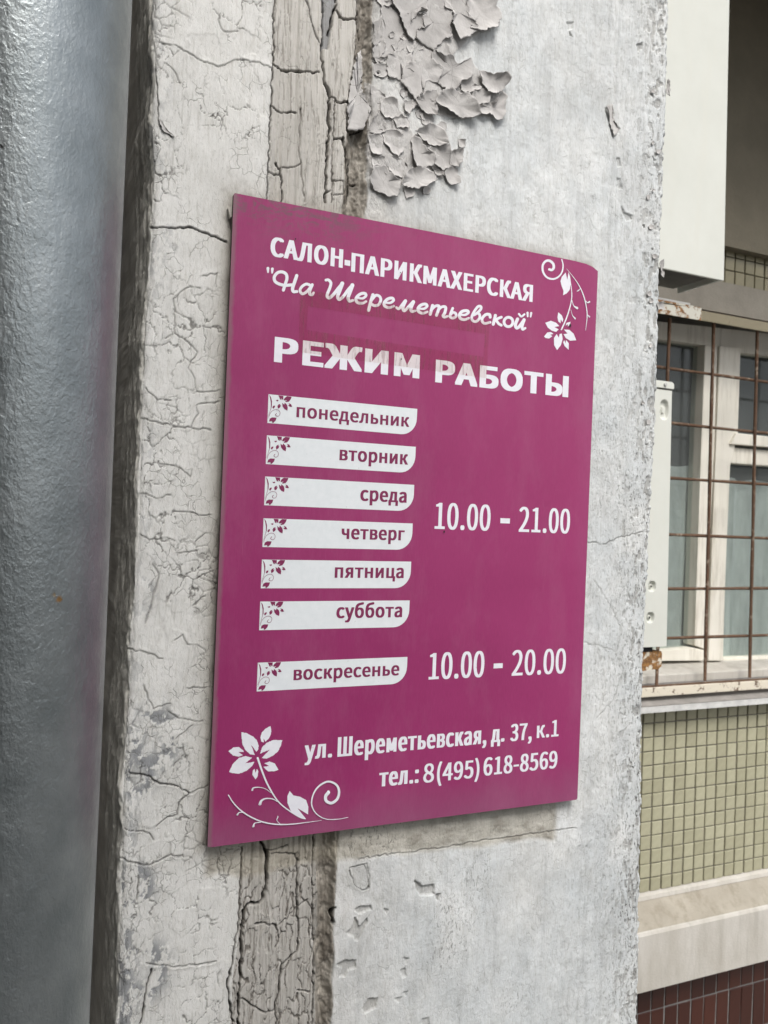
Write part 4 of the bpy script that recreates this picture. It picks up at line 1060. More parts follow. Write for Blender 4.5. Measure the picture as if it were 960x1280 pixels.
 'ь': (384, [[64,127,64,0,110,0,155,0,200,0,291,0,352,37,352,121,352,204,291,240,200,240,176,240,153,240,129,240,129,287,129,334,129,380,107,380,86,380,64,380,64,254],[150,51,129,51,129,98,129,144,129,190,150,190,172,190,193,190,258,190,289,169,289,121,289,73,258,51,193,51,172,51]]),
 'я': (402, [[234,197,214,197,154,197,118,221,118,266,118,311,154,331,214,331,234,331,254,331,274,331,274,286,274,242,274,197,254,197],[64,53,25,0,49,0,73,0,97,0,132,50,167,100,202,151,203,151,203,151,204,151,227,151,250,151,274,151,274,100,274,50,274,0,295,0,316,0,338,0,338,127,338,254,338,380,293,380,248,380,203,380,118,380,55,352,55,268,55,208,92,174,141,159,103,106]]),
 '–': (375, [[32,190,32,175,136,175,239,175,343,175,343,190,343,204,343,218,239,218,136,218,32,218,32,204]]),
}

_gt = {}
def glyph(ch):
    if ch not in _gt:
        adv, cs = GLYPHS[ch]
        loops = []
        for c in cs:
            n = len(c)//6; L = []
            B_ = [(Vector(c[6*i:6*i+2]), Vector(c[6*i+2:6*i+4]), Vector(c[6*i+4:6*i+6])) for i in range(n)]
            for i in range(n):
                p0, h0 = B_[i][1], B_[i][2]; h1, p1 = B_[(i+1) % n][0], B_[(i+1) % n][1]
                d = (p1-p0)
                off = 0 if d.length < 1e-6 else max(abs(d.cross(h0-p0)), abs(d.cross(h1-p0)))/d.length
                k = 1 if off < 2.5 else (3 if off < 12 else 6)
                for j in range(k):
                    t = j/k; u = 1-t
                    L.append(p0*u**3+h0*3*u*u*t+h1*3*u*t*t+p1*t**3)
            cl = [p for i, p in enumerate(L) if (p-L[i-1]).length > .5]
            loops.append([Vector((p.x, p.y, 0)) for p in cl])
        # outer contours, each with the holes that lie inside it
        def area(L): return sum(L[i-1].x*L[i].y-L[i].x*L[i-1].y for i in range(len(L)))/2
        def inside(p, L):
            c = False
            for i in range(len(L)):
                a, b = L[i-1], L[i]
                if (a.y > p.y) != (b.y > p.y) and p.x < (b.x-a.x)*(p.y-a.y)/(b.y-a.y)+a.x: c = not c
            return c
        ar = [area(L) for L in loops]
        big = max(ar, key=abs)
        outer = [i for i, a in enumerate(ar) if a*big > 0]
        holes = [i for i in range(len(loops)) if i not in outer]
        VV = []; tri = []
        for i in outer:
            grp = [loops[i]]+[loops[h] for h in holes if inside(loops[h][0], loops[i])]
            b0 = len(VV)
            tri += [tuple(b0+q for q in t) for t in tessellate_polygon(grp)]
            VV += [(p.x, p.y) for L in grp for p in L]
        vs = np.array(VV)/2000
        _gt[ch] = (adv/2000, vs, tri)
    return _gt[ch]
RS = {'Н': (.042, .034), 'н': (.040, .033)}     # half stem of the regular weight (x, z)
def word(s, left, right, base, top, ref='Н', stem=.25, bar=.17, mat=None, parent=None, Y=-.00014, track=0.0):
    """letters of a word; stem and bar are stroke widths relative to the reference height"""
    u0 = at(*left, 0)[0]; u1 = at(*right, 0)[0]; v0 = at(*base, 0)[1]; v1 = at(*top, 0)[1]
    hv = v1-v0
    vr = glyph(ref)[1]; r0, r1 = vr[:, 1].min(), vr[:, 1].max()
    r_ = 'Н' if ref not in RS else ref
    # vertical: glyph grows by wz on both sides, so shrink it to keep the reference height
    if ref == '–' or ref == '-':
        kz = hv/(r1-r0); wz = 0.0; z_0 = v0-r0*kz
    else:
        wz = max(0.0, (bar*hv-2*RS[r_][1]*.57*hv/(r1-r0))/2)
        kz = (hv-2*wz)/(r1-r0); z_0 = v0+wz-r0*kz
    pos = []; x = 0
    for ch in s:
        pos.append(x); x += glyph(ch)[0]+track
    xs = np.concatenate([glyph(c)[1][:, 0]+p for c, p in zip(s, pos)])
    kx = (u1-u0)/(xs.max()-xs.min()); wx = 0
    if ref not in '–-':
        for _ in range(12):
            wx = max(0.0, (stem*hv-2*RS[r_][0]*.57*kx)/2)
            # widen each glyph cell by its boldening so that letters keep their gaps
            ex = 2*wx/kx*.62
            tot = xs.max()-xs.min()+ex*(len(s)-1)
            kx = (u1-u0-2*wx)/tot
    ex = 2*wx/kx*.62 if ref not in '–-' else 0
    V = []; F = []; k = 0
    offs = [(0, 0)]
    if wx > 0 or wz > 0: offs += [(a*wx, b*wz) for a in (-1, 0, 1) for b in (-1, 0, 1) if (a or b)]
    for (ox, oz) in offs:
        for i, (c, p) in enumerate(zip(s, pos)):
            _, vs, tri = glyph(c)
            b = len(V)
            for vx, vz in vs:
                V.append((u0+wx+(vx+p+ex*i-xs.min())*kx+ox, Y-k*.000004, z_0+vz*kz+oz))
            F += [tuple(b+q for q in t) for t in tri]
        k += 1
    return mesh_obj('word', V, F, mat or m_white, parent or sign)
TT = dict(stem=.285, bar=.185)
word('САЛОН', (338.2, 307), (428.8, 322), (390.4, 328.6), (377.8, 302.8), **TT)
word('-', (430.7, 327), (437.8, 328), (434, 332.0), (434, 325.2), ref='-')
word('ПАРИКМАХЕРСКАЯ', (439.2, 325), (666.0, 366), (664.9, 377.6), (666.0, 356.4), **TT)
word('РЕЖИМ', (342.9, 436), (524.4, 460), (342.6, 452.3), (343.3, 420.8), stem=.41, bar=.235)
word('РАБОТЫ', (544.4, 463), (710.6, 483), (543.8, 477.7), (545, 449.4), stem=.41, bar=.235)
TT = dict(stem=.19, bar=.14)
word('10.00', (543.8, 640), (613.2, 645), (550.2, 661.2), (552.5, 628.6), **TT)
word('–', (625.4, 650), (637.3, 651), (631, 654.2), (631, 647.9), ref='–')
word('21.00', (648.8, 645), (712.5, 650), (649, 664.7), (655.3, 634.0), **TT)
word('10.00', (536.3, 830), (605.4, 830), (540.8, 849.2), (545, 816.2), **TT)
word('–', (616.9, 832), (628.3, 832), (622, 835.3), (622, 829.2), ref='–')
word('20.00', (639.8, 830), (707.2, 828), (639.8, 844.7), (645, 813.0), **TT)
TC = dict(stem=.235, bar=.17); TX = dict(stem=.32, bar=.23)
word('ул.', (380.6, 940), (415.2, 940), (407.2, 946.9), (407.2, 929.6), 'н', **TX)
word('Шереметьевская,', (422, 935), (608, 925), (422, 946.0), (422, 921.6), 'Н', **TC)
word('д.', (613.6, 925), (630.5, 925), (629.6, 926.6), (628.6, 910.8), 'н', **TX)
word('37,', (637.8, 918), (664.7, 918), (641, 926.2), (640.3, 905.4), 'Н', **TC)
word('к.1', (671, 915), (698.3, 912), (697.6, 920.2), (697.6, 899.8), 'Н', **TC)
word('тел.:', (473.8, 975), (523.2, 975), (476.3, 983.2), (476.3, 966), 'н', **TX)
word('8', (529.2, 966), (542.6, 966), (535.8, 977.8), (535.8, 954.7), 'Н', **TC)
word('(495)', (546.2, 965), (599.3, 960), (563, 975.2), (563, 953), 'Н', **TC)
word('618-8569', (604.4, 958), (696.6, 950), (610.8, 969), (610.8, 946.9), 'Н', **TC)

# strokes
def spline(pts, k=9):
    P = [Vector(p) for p in pts]
    P = [P[0]*2-P[1]]+P+[P[-1]*2-P[-2]]
    out = []
    for i in range(1, len(P)-2):
        for j in range(k):
            t = j/k
            out.append(.5*((2*P[i])+(-P[i-1]+P[i+1])*t+(2*P[i-1]-5*P[i]+4*P[i+1]-P[i+2])*t*t+(-P[i-1]+3*P[i]-3*P[i+1]+P[i+2])*t**3))
    out.append(P[-2])
    return out
class Print:
    def __init__(self, Y): self.V = []; self.F = []; self.Y = Y; self.k = 0
    def stroke(self, pts, w, caps=True):
        """pts in photo px; w width(s) in px"""
        ws = w if isinstance(w, (list, tuple)) else [w]*2
        C = spline(pts) if len(pts) > 2 else [Vector(pts[0]).lerp(Vector(pts[1]), t/6) for t in range(7)]
        n = len(C); Y = self.Y-self.k*.00001; self.k += 1
        rows = []
        def wid(t):
            f = t*(len(ws)-1); i = min(int(f), len(ws)-2)
            return ws[i]+(ws[i+1]-ws[i])*(f-i)
        L = []; Rr = []
        for i, c in enumerate(C):
            d = (C[min(i+1, n-1)]-C[max(i-1, 0)]); d.normalize()
            nn = Vector((-d.y, d.x)); h = wid(i/(n-1))/2
            L.append(c+nn*h); Rr.append(c-nn*h)
        poly = []
        def cap(c, frm, h, sgn):
            a0 = math.atan2(frm.y-c.y, frm.x-c.x)
            return [Vector((c.x+h*math.cos(a0+sgn*math.pi*j/8), c.y+h*math.sin(a0+sgn*math.pi*j/8))) for j in range(1, 8)]
        b = len(self.V)
        for p, q in zip(L, Rr):
            for s_ in (p, q):
                X_, Z_ = at(s_.x, s_.y, 0.0); self.V.append((X_, Y-len(self.V)*.0000007, Z_))
        for i in range(n-1):
            self.F.append((b+2*i, b+2*i+1, b+2*i+3, b+2*i+2))
        if caps:
            for (c, l, r, i0) in ((C[0], L[0], Rr[0], 0), (C[-1], L[-1], Rr[-1], n-1)):
                h = (l-c).length
                pts_ = cap(c, l, h, 1 if i0 == 0 else -1)
                ids = [b+2*i0]
                for p in pts_:
                    X_, Z_ = at(p.x, p.y, 0.0); self.V.append((X_, Y, Z_)); ids.append(len(self.V)-1)
                ids.append(b+2*i0+1)
                self.F.append(tuple(ids if i0 else ids[::-1]))
    def poly(self, pts, jag=0.0, smooth=False):
        Y = self.Y-self.k*.00001; self.k += 1
        P = [Vector((x, y, 0)) for x, y in pts]
        if jag:
            out = []
            for i in range(len(P)):
                a, b_ = P[i], P[(i+1) % len(P)]
                k = max(1, int((b_-a).length/jag))
                for j in range(k):
                    p = a.lerp(b_, j/k)
                    if j: p = p+Vector((rnd.uniform(-.3, .3), rnd.uniform(-.3, .3), 0))*.8
                    out.append(p)
            P = out
        tri = tessellate_polygon([P])
        b = len(self.V)
        for p in P:
            X_, Z_ = at(p.x, p.y, 0.0); self.V.append((X_, Y, Z_))
        for t in tri: self.F.append(tuple(b+i for i in t))
    def build(self, name, mat, parent):
        return mesh_obj(name, self.V, self.F, mat, parent)

# cursive line
def cz(i): return [(325, 325), (400, 335), (470, 350), (530, 360), (590, 370)][i]
CUR = [
 (0, [[((118, 125), (120, 182)), (44, 26)]], 'quotation_mark'), (0, [[((185, 135), (181, 192)), (44, 26)]], 'quotation_mark'),
 (0, [[((350, 452), (375, 370), (402, 285), (392, 215), (335, 180), (262, 192), (214, 255), (226, 322), (290, 362), (370, 380), (480, 374)), 46],
      [((550, 235), (518, 330), (488, 425), (500, 475), (552, 474)), (50, 50, 44)]], 'script_letter'),
 (0, [[((772, 388), (695, 362), (628, 400), (600, 460), (635, 508), (700, 475), (765, 400)), 42], [((782, 372), (748, 455), (745, 508), (780, 522), (803, 492)), (46, 46, 36)]], 'script_letter'),
 (1, [[((88, 182), (125, 180), (162, 222), (150, 290), (115, 375), (106, 425), (140, 448), (200, 398), (270, 310), (330, 238)), (40, 46, 50)],
      [((332, 232), (290, 350), (264, 430), (290, 472), (350, 425), (420, 330), (482, 262)), (60, 50, 46, 50)], [((484, 258), (445, 370), (420, 450), (440, 498), (492, 486)), (60, 50, 38)]], 'script_letter'),
 (1, [[((570, 452), (640, 455), (688, 418), (672, 382), (612, 388), (556, 430), (537, 480), (570, 522), (640, 528), (690, 502)), (30, 42, 46, 46, 34)]], 'script_letter'),
 (1, [[((792, 402), (762, 500), (728, 634)), 48], [((782, 470), (835, 412), (890, 425), (910, 480), (880, 548), (820, 566), (772, 545)), 42]], 'script_letter'),
 (2, [[((140, 342), (215, 342), (262, 305), (240, 272), (175, 286), (124, 340), (130, 390), (195, 415), (268, 392)), (30, 42, 46, 46, 34)]], 'script_letter'),
 (2, [[((305, 412), (340, 432), (388, 378), (436, 318)), (36, 42, 50)], [((440, 315), (405, 400), (408, 448), (432, 458), (495, 395), (556, 330)), (52, 46, 44, 50)], [((560, 328), (522, 425), (535, 472), (590, 462)), (52, 46, 34)]], 'script_letter'),
 (2, [[((645, 430), (720, 430), (765, 392), (740, 362), (675, 376), (630, 425), (642, 476), (700, 500), (770, 478)), (30, 42, 46, 46, 34)]], 'script_letter'),
 (3, [[((128, 262), (92, 395)), 46], [((108, 335), (165, 275), (215, 268), (222, 305), (187, 408)), (36, 44, 46)], [((205, 340), (265, 285), (322, 290), (312, 365), (286, 415), (305, 438), (350, 424)), (36, 44, 46, 34)]], 'script_letter'),
 (3, [[((430, 305), (398, 385), (388, 428), (430, 452), (478, 425), (470, 378), (425, 370), (398, 400)), 40]], 'script_letter'),
 (3, [[((545, 402), (620, 402), (665, 366), (640, 340), (570, 352), (530, 405), (545, 456), (605, 476), (672, 452)), (30, 42, 46, 46, 34)]], 'script_letter'),
 (3, [[((748, 405), (800, 372), (850, 318), (850, 278), (805, 282), (745, 365), (714, 440), (730, 490), (782, 502), (830, 455), (832, 400), (800, 375)), 40]], 'script_letter'),
 (4, [[((272, 318), (262, 280), (205, 280), (155, 330), (152, 380), (190, 412), (272, 395)), (44, 44, 42, 36)]], 'script_letter'),
 (4, [[((350, 292), (318, 424)), 46], [((338, 375), (385, 340), (440, 318)), 40], [((362, 362), (395, 412), (438, 440)), 40]], 'script_letter'),
 (4, [[tuple((545+66*math.cos(a*math.pi/6), 390+70*math.sin(a*math.pi/6)) for a in range(13)), 42]], 'script_letter'),
 (4, [[((682, 346), (650, 430), (665, 478), (700, 466), (750, 400), (778, 358)), (48, 46, 44)], [((780, 356), (750, 450), (758, 500), (798, 482)), (48, 44, 34)], [((702, 270), (738, 308), (785, 274)), 30]], 'script_letter'),
 (4, [[((832, 252), (834, 308)), (34, 24)]], 'quotation_mark'), (4, [[((886, 256), (878, 312)), (34, 24)]], 'quotation_mark'),
]
for zi, sts, nm in CUR:
    P = Print(-.00014)
    for pts, w in sts:
        ws = [v/12 for v in w] if isinstance(w, tuple) else w/12
        P.stroke(o3(cz(zi), 12, *pts), ws)
    P.build(nm, m_white, sign)

# lower-left flower
P = Print(-.00014)
g = lambda *p: o3((275, 900), 6, *p)
for pl in [((160, 92), (200, 98), (250, 125), (278, 155), (290, 190), (286, 222), (272, 238), (232, 185), (262, 262), (225, 258), (190, 225), (168, 180), (162, 130)),
           ((378, 45), (340, 65), (312, 95), (302, 130), (308, 160), (328, 168), (326, 140), (340, 162), (365, 140), (380, 110), (384, 80)),
           ((467, 150), (400, 150), (350, 170), (315, 205), (300, 252), (328, 240), (372, 222), (312, 285), (350, 290), (400, 265), (435, 235), (455, 195)),
           ((62, 233), (100, 205), (140, 202), (172, 225), (178, 240), (138, 240), (172, 262), (140, 275), (95, 265)),
           ((68, 390), (95, 330), (140, 285), (190, 270), (240, 282), (190, 325), (258, 312), (240, 345), (200, 380), (145, 402), (90, 398)),
           ((265, 445), (242, 410), (245, 380), (260, 365), (266, 395), (276, 365), (287, 385), (280, 425)),
           ((438, 372), (405, 385), (360, 385), (325, 350), (368, 345), (332, 325), (370, 310), (410, 325))]:
    P.poly(g(*pl), jag=1.2)
P.stroke(g((282, 285), (310, 370), (350, 470), (400, 560), (450, 625), (520, 680), (600, 730), (640, 742)), [2.6, 2.2, 1.6, 1.6, .6])
P.stroke(g((380, 545), (340, 515), (290, 503), (250, 508), (240, 525)), [.5, .9, 2.3])
P.stroke(g((430, 610), (390, 590), (340, 588), (308, 605), (298, 630)), [.8, 1.6, 3.6])
P.poly(g((522, 532), (505, 570), (505, 620), (530, 680), (590, 730), (645, 742), (580, 660), (660, 708), (662, 650), (645, 600), (600, 575), (550, 565)))
P.stroke(g((960, 728), (880, 742), (790, 740), (720, 700), (685, 630), (700, 550), (745, 490), (810, 460), (868, 482), (890, 530), (878, 588), (835, 620), (795, 605), (790, 570), (812, 540)), [.6, 1.4, 2.4, 3.4, 4.2])
P.stroke(g((62, 562), (100, 620), (160, 680), (240, 730), (330, 765), (430, 780), (540, 778), (650, 765), (760, 750)), [1.2, 1.7, 1.7, 1.4, .4])
P.stroke(g((185, 692), (145, 690), (126, 710)), [.8, 1.2, 2.0]); P.stroke(g((305, 765), (260, 770), (246, 798)), [.8, 1.2, 2.6]); P.stroke(g((450, 778), (424, 750), (432, 722)), [.7, .8, 1.3])
P.build('flower_ornament', m_white, sign)['label'] = 'white flower and tendril print at the lower left'
# upper-right flower
P = Print(-.00014)
g = lambda *p: o3((660, 310), 9.143, *p)
P.stroke(g((385, 130), (400, 200), (385, 280), (340, 335), (280, 355), (215, 335), (172, 275), (167, 200), (200, 152), (245, 147), (285, 180), (292, 225), (270, 252), (242, 245)), [1.3, 2.2, 2.6, 3.3, 3.0])
P.poly(g((430, 280), (385, 330), (370, 380), (385, 440), (405, 490), (400, 540), (440, 520), (475, 480), (490, 400), (480, 330), (462, 275), (448, 365)))
P.stroke(g((486, 400), (497, 500), (495, 590), (470, 700), (430, 820), (380, 932)), [.6, 1.2, 1.3, 1.6, 1.8])
P.stroke(g((500, 600), (520, 660), (560, 688)), [.6, 1.0, 3.0]); P.stroke(g((485, 700), (505, 770), (537, 808)), [.4, .7, 1.9])
P.stroke(g((440, 240), (520, 340), (580, 430), (630, 540), (660, 660), (672, 780), (655, 940)), [.3, .9, 1.3, 1.2, .6])
P.stroke(g((585, 430), (590, 470), (562, 493)), [.5, .8, 1.5]); P.stroke(g((640, 590), (675, 625), (700, 615)), [.5, 1.2, 2.2]); P.stroke(g((675, 765), (700, 788)), [.6, 1.9])
for pl in [((345, 735), (335, 790), (345, 840), (370, 862), (374, 815), (392, 850), (402, 815), (385, 770)), ((195, 855), (260, 832), (320, 855), (358, 893), (300, 903), (350, 930), (320, 960), (270, 945), (225, 910)),
           ((182, 1012), (220, 965), (260, 960), (290, 982), (252, 992), (278, 1008), (240, 1035), (200, 1030)), ((330, 1168), (297, 1110), (295, 1030), (325, 983), (350, 1025), (360, 983), (385, 978), (395, 1040), (375, 1110)),
           ((550, 1055), (520, 980), (470, 935), (408, 932), (450, 978), (403, 985), (430, 1030), (480, 1060)), ((463, 1165), (415, 1120), (400, 1080), (412, 1053), (428, 1090), (432, 1050), (465, 1090)), ((485, 843), (440, 855), (428, 888), (455, 872), (452, 900), (475, 880))]:
    P.poly(g(*pl))
P.build('flower_ornament', m_white, sign)['label'] = 'white flower with hanging tendrils at the upper right'

# weekday plates
g0 = (325, 485)
q0 = [at(336.2, 492.8, 0), at(521.6, 511.9, 0), at(335, 528.8, 0)]
DAYS = [('понедельник', (336.2, 492.8), (521.6, 511.9), (335.0, 528.8), (370.6, 515), (511.4, 530), (370.6, 521.4), (370.6, 508.6)),
        ('вторник', (333.75, 544.1), (519.7, 565.3 - 5), (333.1, 580.0), (424.4, 568), (509.8, 577), (424.4, 575.2), (424.4, 562.0)),
        ('среда', (332.2, 595.6), (517.8, 607.2), (331.0, 631.6), (450.3, 620), (508.2, 624), (455, 626.0), (455, 612.6)),
        ('четверг', (330.0, 647.8), (515.9, 654.1), (329.0, 683.8), (426.9, 666), (505.7, 668), (459.7, 674.4), (459.2, 661.6)),
        ('пятница', (327.5, 699.4), (514.1, 701.6), (326.4, 735.3), (418.4, 715), (504.6, 716), (418.4, 722.2), (418.4, 709.1)),
        ('суббота', (324.7, 751.9), (511.9, 749.4), (322.8, 787.8), (420.4, 766), (502.6, 766), (426.9, 772.6), (426.9, 759.2)),
        ('воскресенье', (320.6, 828.4), (509.1, 819.1), (319.4, 864.4), (366.9, 844), (499.0, 838), (366.9, 850.3), (366.9, 837.3))]
us0 = np.mean([at(*d[1], 0)[0] for d in DAYS]); us1 = np.mean([at(*d[2], 0)[0] for d in DAYS])
hh = np.mean([at(*d[1], 0)[1]-at(*d[3], 0)[1] for d in DAYS])
l0 = DAYS[0]
tlX, tlZ = at(*l0[1], 0)
PET = [((322, 122), (408, 138), (405, 195), (395, 205), (368, 172), (376, 207), (350, 195), (336, 160)), ((412, 202), (430, 170), (470, 140), (550, 152), (530, 200), (500, 235), (450, 243), (440, 228), (470, 208), (425, 215)),
       ((275, 208), (320, 203), (322, 222), (300, 232)), ((360, 275), (325, 280), (305, 310), (315, 355), (350, 335), (367, 295), (345, 300)), ((385, 255), (420, 285), (430, 252), (470, 290), (482, 335), (475, 388), (430, 365), (395, 320)),
       ((495, 262), (535, 275), (560, 322), (520, 322), (488, 300), (515, 290)), ((262, 300), (230, 308), (218, 340), (240, 352), (262, 325)), ((160, 575), (175, 525), (215, 505), (290, 512), (275, 560), (235, 598), (215, 596), (212, 568)),
       ((163, 115), (195, 160), (212, 230), (208, 310), (192, 360), (193, 250), (180, 170))]
for di, (s, TL, TR, BL, wl_, wr_, wb_, wt_) in enumerate(DAYS):
    zt = at(*TL, 0)[1]; zb = zt-hh
    rad = .017
    pl = [(us0, zt), (us0, zb)]
    for j in range(9):
        a = -math.pi/2+j/8*math.pi/2
        pl.append((us1-rad+rad*math.cos(a), zb+rad+rad*math.sin(a)))
    pl.append((us1, zt))
    plate = mesh_obj('day_label', [(x, -.00012, z) for x, z in pl], [tuple(range(len(pl)))], m_plate, sign)
    plate['label'] = 'white rounded strip reading ' + s
    word(s, wl_, wr_, wb_, wt_, 'н', .345, .245, m_purple, plate, Y=-.00024)
    P = Print(-.00024)
    for pt in PET: P.poly(o3(g0, 13.71, *pt))
    P.stroke(o3(g0, 13.71, (152, 520), (175, 450), (210, 400), (270, 370), (325, 382), (350, 425), (335, 472), (300, 485), (272, 462), (292, 432)), [.35, .45, .45, .5, .7])
    P.stroke(o3(g0, 13.71, (148, 490), (180, 390), (205, 310)), [.3, .5])
    dx = us0-tlX; dz = zt-tlZ
    P.V = [(x+dx, y, min(z+dz, zt-.0002)) for x, y, z in P.V]
    P.build('floral_corner', m_purple, plate)
# glue residue of an old sticker, a hollow frame
ro = rectify([(375, 361), (612, 402), (608, 473), (373, 440)]); ri = rectify([(385, 383), (606, 417.5), (604, 446), (383, 412.5)])
YR = -.0006
V = [(x, YR, z) for x, z in ro+ri]
res_o = mesh_obj('glue_residue', V, [(0, 4, 5, 1), (1, 5, 6, 2), (2, 6, 7, 3), (3, 7, 4, 0)], m_res, sign)
# black spots: old screw holes
for px, py, r in ((712, 407, .0013), (554.5, 664.5, .0009), (369, 299, .0006), (500, 341, .0005), (501, 449, .0006)):
    X_, Z_ = at(px, py, 0)
    mesh_obj('screw_hole', [(X_+r*math.cos(a*math.pi/5)*(1+.2*math.sin(a*2.3)), -.0011, Z_+r*1.3*math.sin(a*math.pi/5)) for a in range(10)], [tuple(range(10))[::-1]], m_dark, sign)
# fixing hook at the left edge
hk = pprism('edge_clip', [(285, 260), (290, 257), (291, 270), (288, 272)], .004, .010, m_concrete_lt, sign)

# ------------------------------------------------------------------ PIPE
nseg = 96; zs = np.arange(GZ+.0, 3.2, .02)
V = []; F = []
for k, z in enumerate(zs):
    for i in range(nseg):
        a = 2*math.pi*i/nseg
        rr = PIPE_R*(1+.006*math.sin(z*3+a)+.003*math.sin(z*11+2*a))
        V.append((PIPE_C[0]+rr*math.cos(a), PIPE_C[1]+rr*math.sin(a), z))
for k in range(len(zs)-1):
    for i in range(nseg):
        j = (i+1) % nseg
        F.append((k*nseg+i, k*nseg+j, (k+1)*nseg+j, (k+1)*nseg+i))
pipe = mesh_obj('downpipe', V, F, m_pipe, None, True)
tag(pipe, 'silver-painted round drainpipe running down left of the peeling pillar', 'drainpipe')

# wall the pipe stands against
sw = box('building_wall', -2.6, -.10, .22, .45, GZ-.05, 3.2, m_render)
tag(sw, 'shadowed grey rendered wall behind the silver drainpipe', 'wall')

shade_block = box('unseen_shade_block', -1.55, -1.25, -2.2, .215, GZ-.05, 3.8, m_render)  # added out of view: dark mass for the pipe's left side to reflect
tag(shade_block, 'unseen grey block added left of the drainpipe to darken its reflection', 'wall')

ob = empty('unseen_dark_block', (-3.2, -6.5, GZ))  # added behind the camera so the pipe reflects something dark
tag(ob, 'unseen dark brick block added behind the camera to darken the drainpipe reflection', 'unseen_dark_block')
m_brick = mat_simple('dark_brick', (.07, .045, .035), (.11, .07, .055), 20, .9, .4, 60, .01).m
m_door = mat_simple('green_door', (.03, .045, .04), (.045, .06, .05), 10, .6, .1).m
keep(box('wall', -8.2, .75, -9.0, -5.6, GZ, 4.9, m_brick), ob)
keep(box('roof', -8.4, .95, -9.2, -5.4, 4.901, 5.1, m_asphalt), ob)
keep(box('door', -5.5, -2.9, -5.59, -5.54, GZ+.01, 1.1, m_door), ob)
keep(box('door', -1.9, .3, -5.59, -5.54, GZ+.01, 1.1, m_door), ob)

shade_slab = box('unseen_shade_slab', -1.24, -.40, -3.2, .215, 1.80, 1.90, m_render)  # added overhead, out of view, to keep sky light off the pipe's left
tag(shade_slab, 'unseen grey slab added overhead to shade the left of the drainpipe', 'shade_slab')

# ------------------------------------------------------------------ FAR FACADE
YF = 1.10
SH_ = .018                       # the facade leans a touch
fac = empty('apartment_building', (1.9, YF, GZ))
tag(fac, 'apartment building front with olive tiles, concrete ledge and dark red plinth tiles', 'building')
def fpart(o): keep(o, fac); return o
def fbox(name, x0, x1, y0, y1, z0, z1, mat, bev=0):
    return fpart(box(name, x0, x1, y0, y1, z0, z1, mat, None, bev))
fbox('wall', .691, 4.2, YF, YF+.30, GZ-.05, -.215, m_grout)
m_grout2 = mat_simple('plinth_grout', (.15, .15, .145), (.23, .23, .22), 60, .9, .4, 300, .001).m
fbox('plinth_bed', .93, 4.2, YF-.0025, YF, GZ, -.9800, m_grout2)
fbox('upper_wall', .691, 4.2, YF, YF+.30, .99, 3.4, m_grout)
fbox('reveal', .691, 1.20, YF+.001, YF+.30, -.215, .99, m_concrete)
fbox('side_wall', .60, .69, .33, YF+.3, GZ-.05, 3.4, m_render)
fbox('reveal', 3.0, 4.2, YF+.001, YF+.30, -.215, .99, m_concrete)
# concrete ledge: chamfered top and upright face
zt, zm, zb = -.756, -.822, -.979
bm = bmesh.new()
prof = [(YF+.02, zt+.001), (YF-.010, zt), (YF-.014, zt-.010), (YF-.076, zm+.006), (YF-.080, zm-.002), (YF-.080, zb), (YF+.02, zb)]
a = [bm.verts.new((.90, y, z)) for y, z in prof]; b = [bm.verts.new((4.2, y, z)) for y, z in prof]
bm.faces.new(a); bm.faces.new(b[::-1])
for i in range(len(prof)):
    bm.faces.new((a[i], a[(i+1) % len(prof)], b[(i+1) % len(prof)], b[i]))
fpart(bm_obj('ledge', bm, m_concrete_lt))
m_dusty = mat_simple('dusty_ledge_top', (.27, .245, .20), (.36, .33, .275), 9, .9, .4, 150, .002, streak=(.20, .175, .13, 1)).m
def xprof(name, prof, x0, x1, mat, par=None):
    bm = bmesh.new()
    a = [bm.verts.new((x0, y, z)) for y, z in prof]; b = [bm.verts.new((x1, y, z)) for y, z in prof]
    bm.faces.new(a); bm.faces.new(b[::-1])
    for i in range(len(prof)): bm.faces.new((a[i], a[(i+1) % len(prof)], b[(i+1) % len(prof)], b[i]))
    o = bm_obj(name, bm, mat); keep(o, par or fac); return o
xprof('ledge_top', [(YF-.0142, zt-.0070), (YF-.0735, zm+.0090), (YF-.0735, zm+.0050), (YF-.0142, zt-.0110)], .901, 4.199, m_dusty)
xprof('mortar_fillet', [(YF-.0005, zt+.012), (YF-.012, zt+.004), (YF-.0155, zt-.006), (YF-.0005, zt-.006)], .902, 4.198, m_concrete_lt)
# tiles
def tile_mesh(name, w, h, t, mat):
    bm = bmesh.new()
    bmesh.ops.create_cube(bm, size=1, matrix=Matrix.Diagonal((w, t, h, 1)))
    es = [e for e in bm.edges if all(v.co.y < 0 for v in e.verts)]
    bmesh.ops.bevel(bm, geom=es, offset=.0012, segments=1, affect='EDGES')
    me_ = bpy.data.meshes.new(name); bm.to_mesh(me_); bm.free(); me_.materials.append(mat)
    return me_
tm = tile_mesh('tile', .0356, .0368, .008, m_tile_olive)
tm_b = tile_mesh('tile', .0362, .0378, .008, m_tile_shaded)
tm_r = tile_mesh('tile', .0462, .1370, .008, m_tile_red)
tm_rh = tile_mesh('tile', .0462, .1000, .008, m_tile_red)
def add_tile(me_, x, z, y=YF):
    o = bpy.data.objects.new('tile', me_); COL.objects.link(o)
    o.location = (x-SH_*z*1.0+rnd.uniform(-.0007, .0007), y-.0015+rnd.uniform(-.0006, .0006), z+rnd.uniform(-.0006, .0006))
    o.rotation_euler = (rnd.uniform(-.012, .012), rnd.uniform(-.010, .010), rnd.uniform(-.012, .012))
    keep(o, fac)
gx0 = at(816.2, 901, YF)[0]+SH_*at(816.2, 901, YF)[1]
gx1 = at(956.7, 896, YF)[0]+SH_*at(956.7, 896, YF)[1]
pw = (gx1-gx0)/11
zr0 = at(816, 903.3, YF)[1]
zr3 = at(816, 955.8, YF)[1]
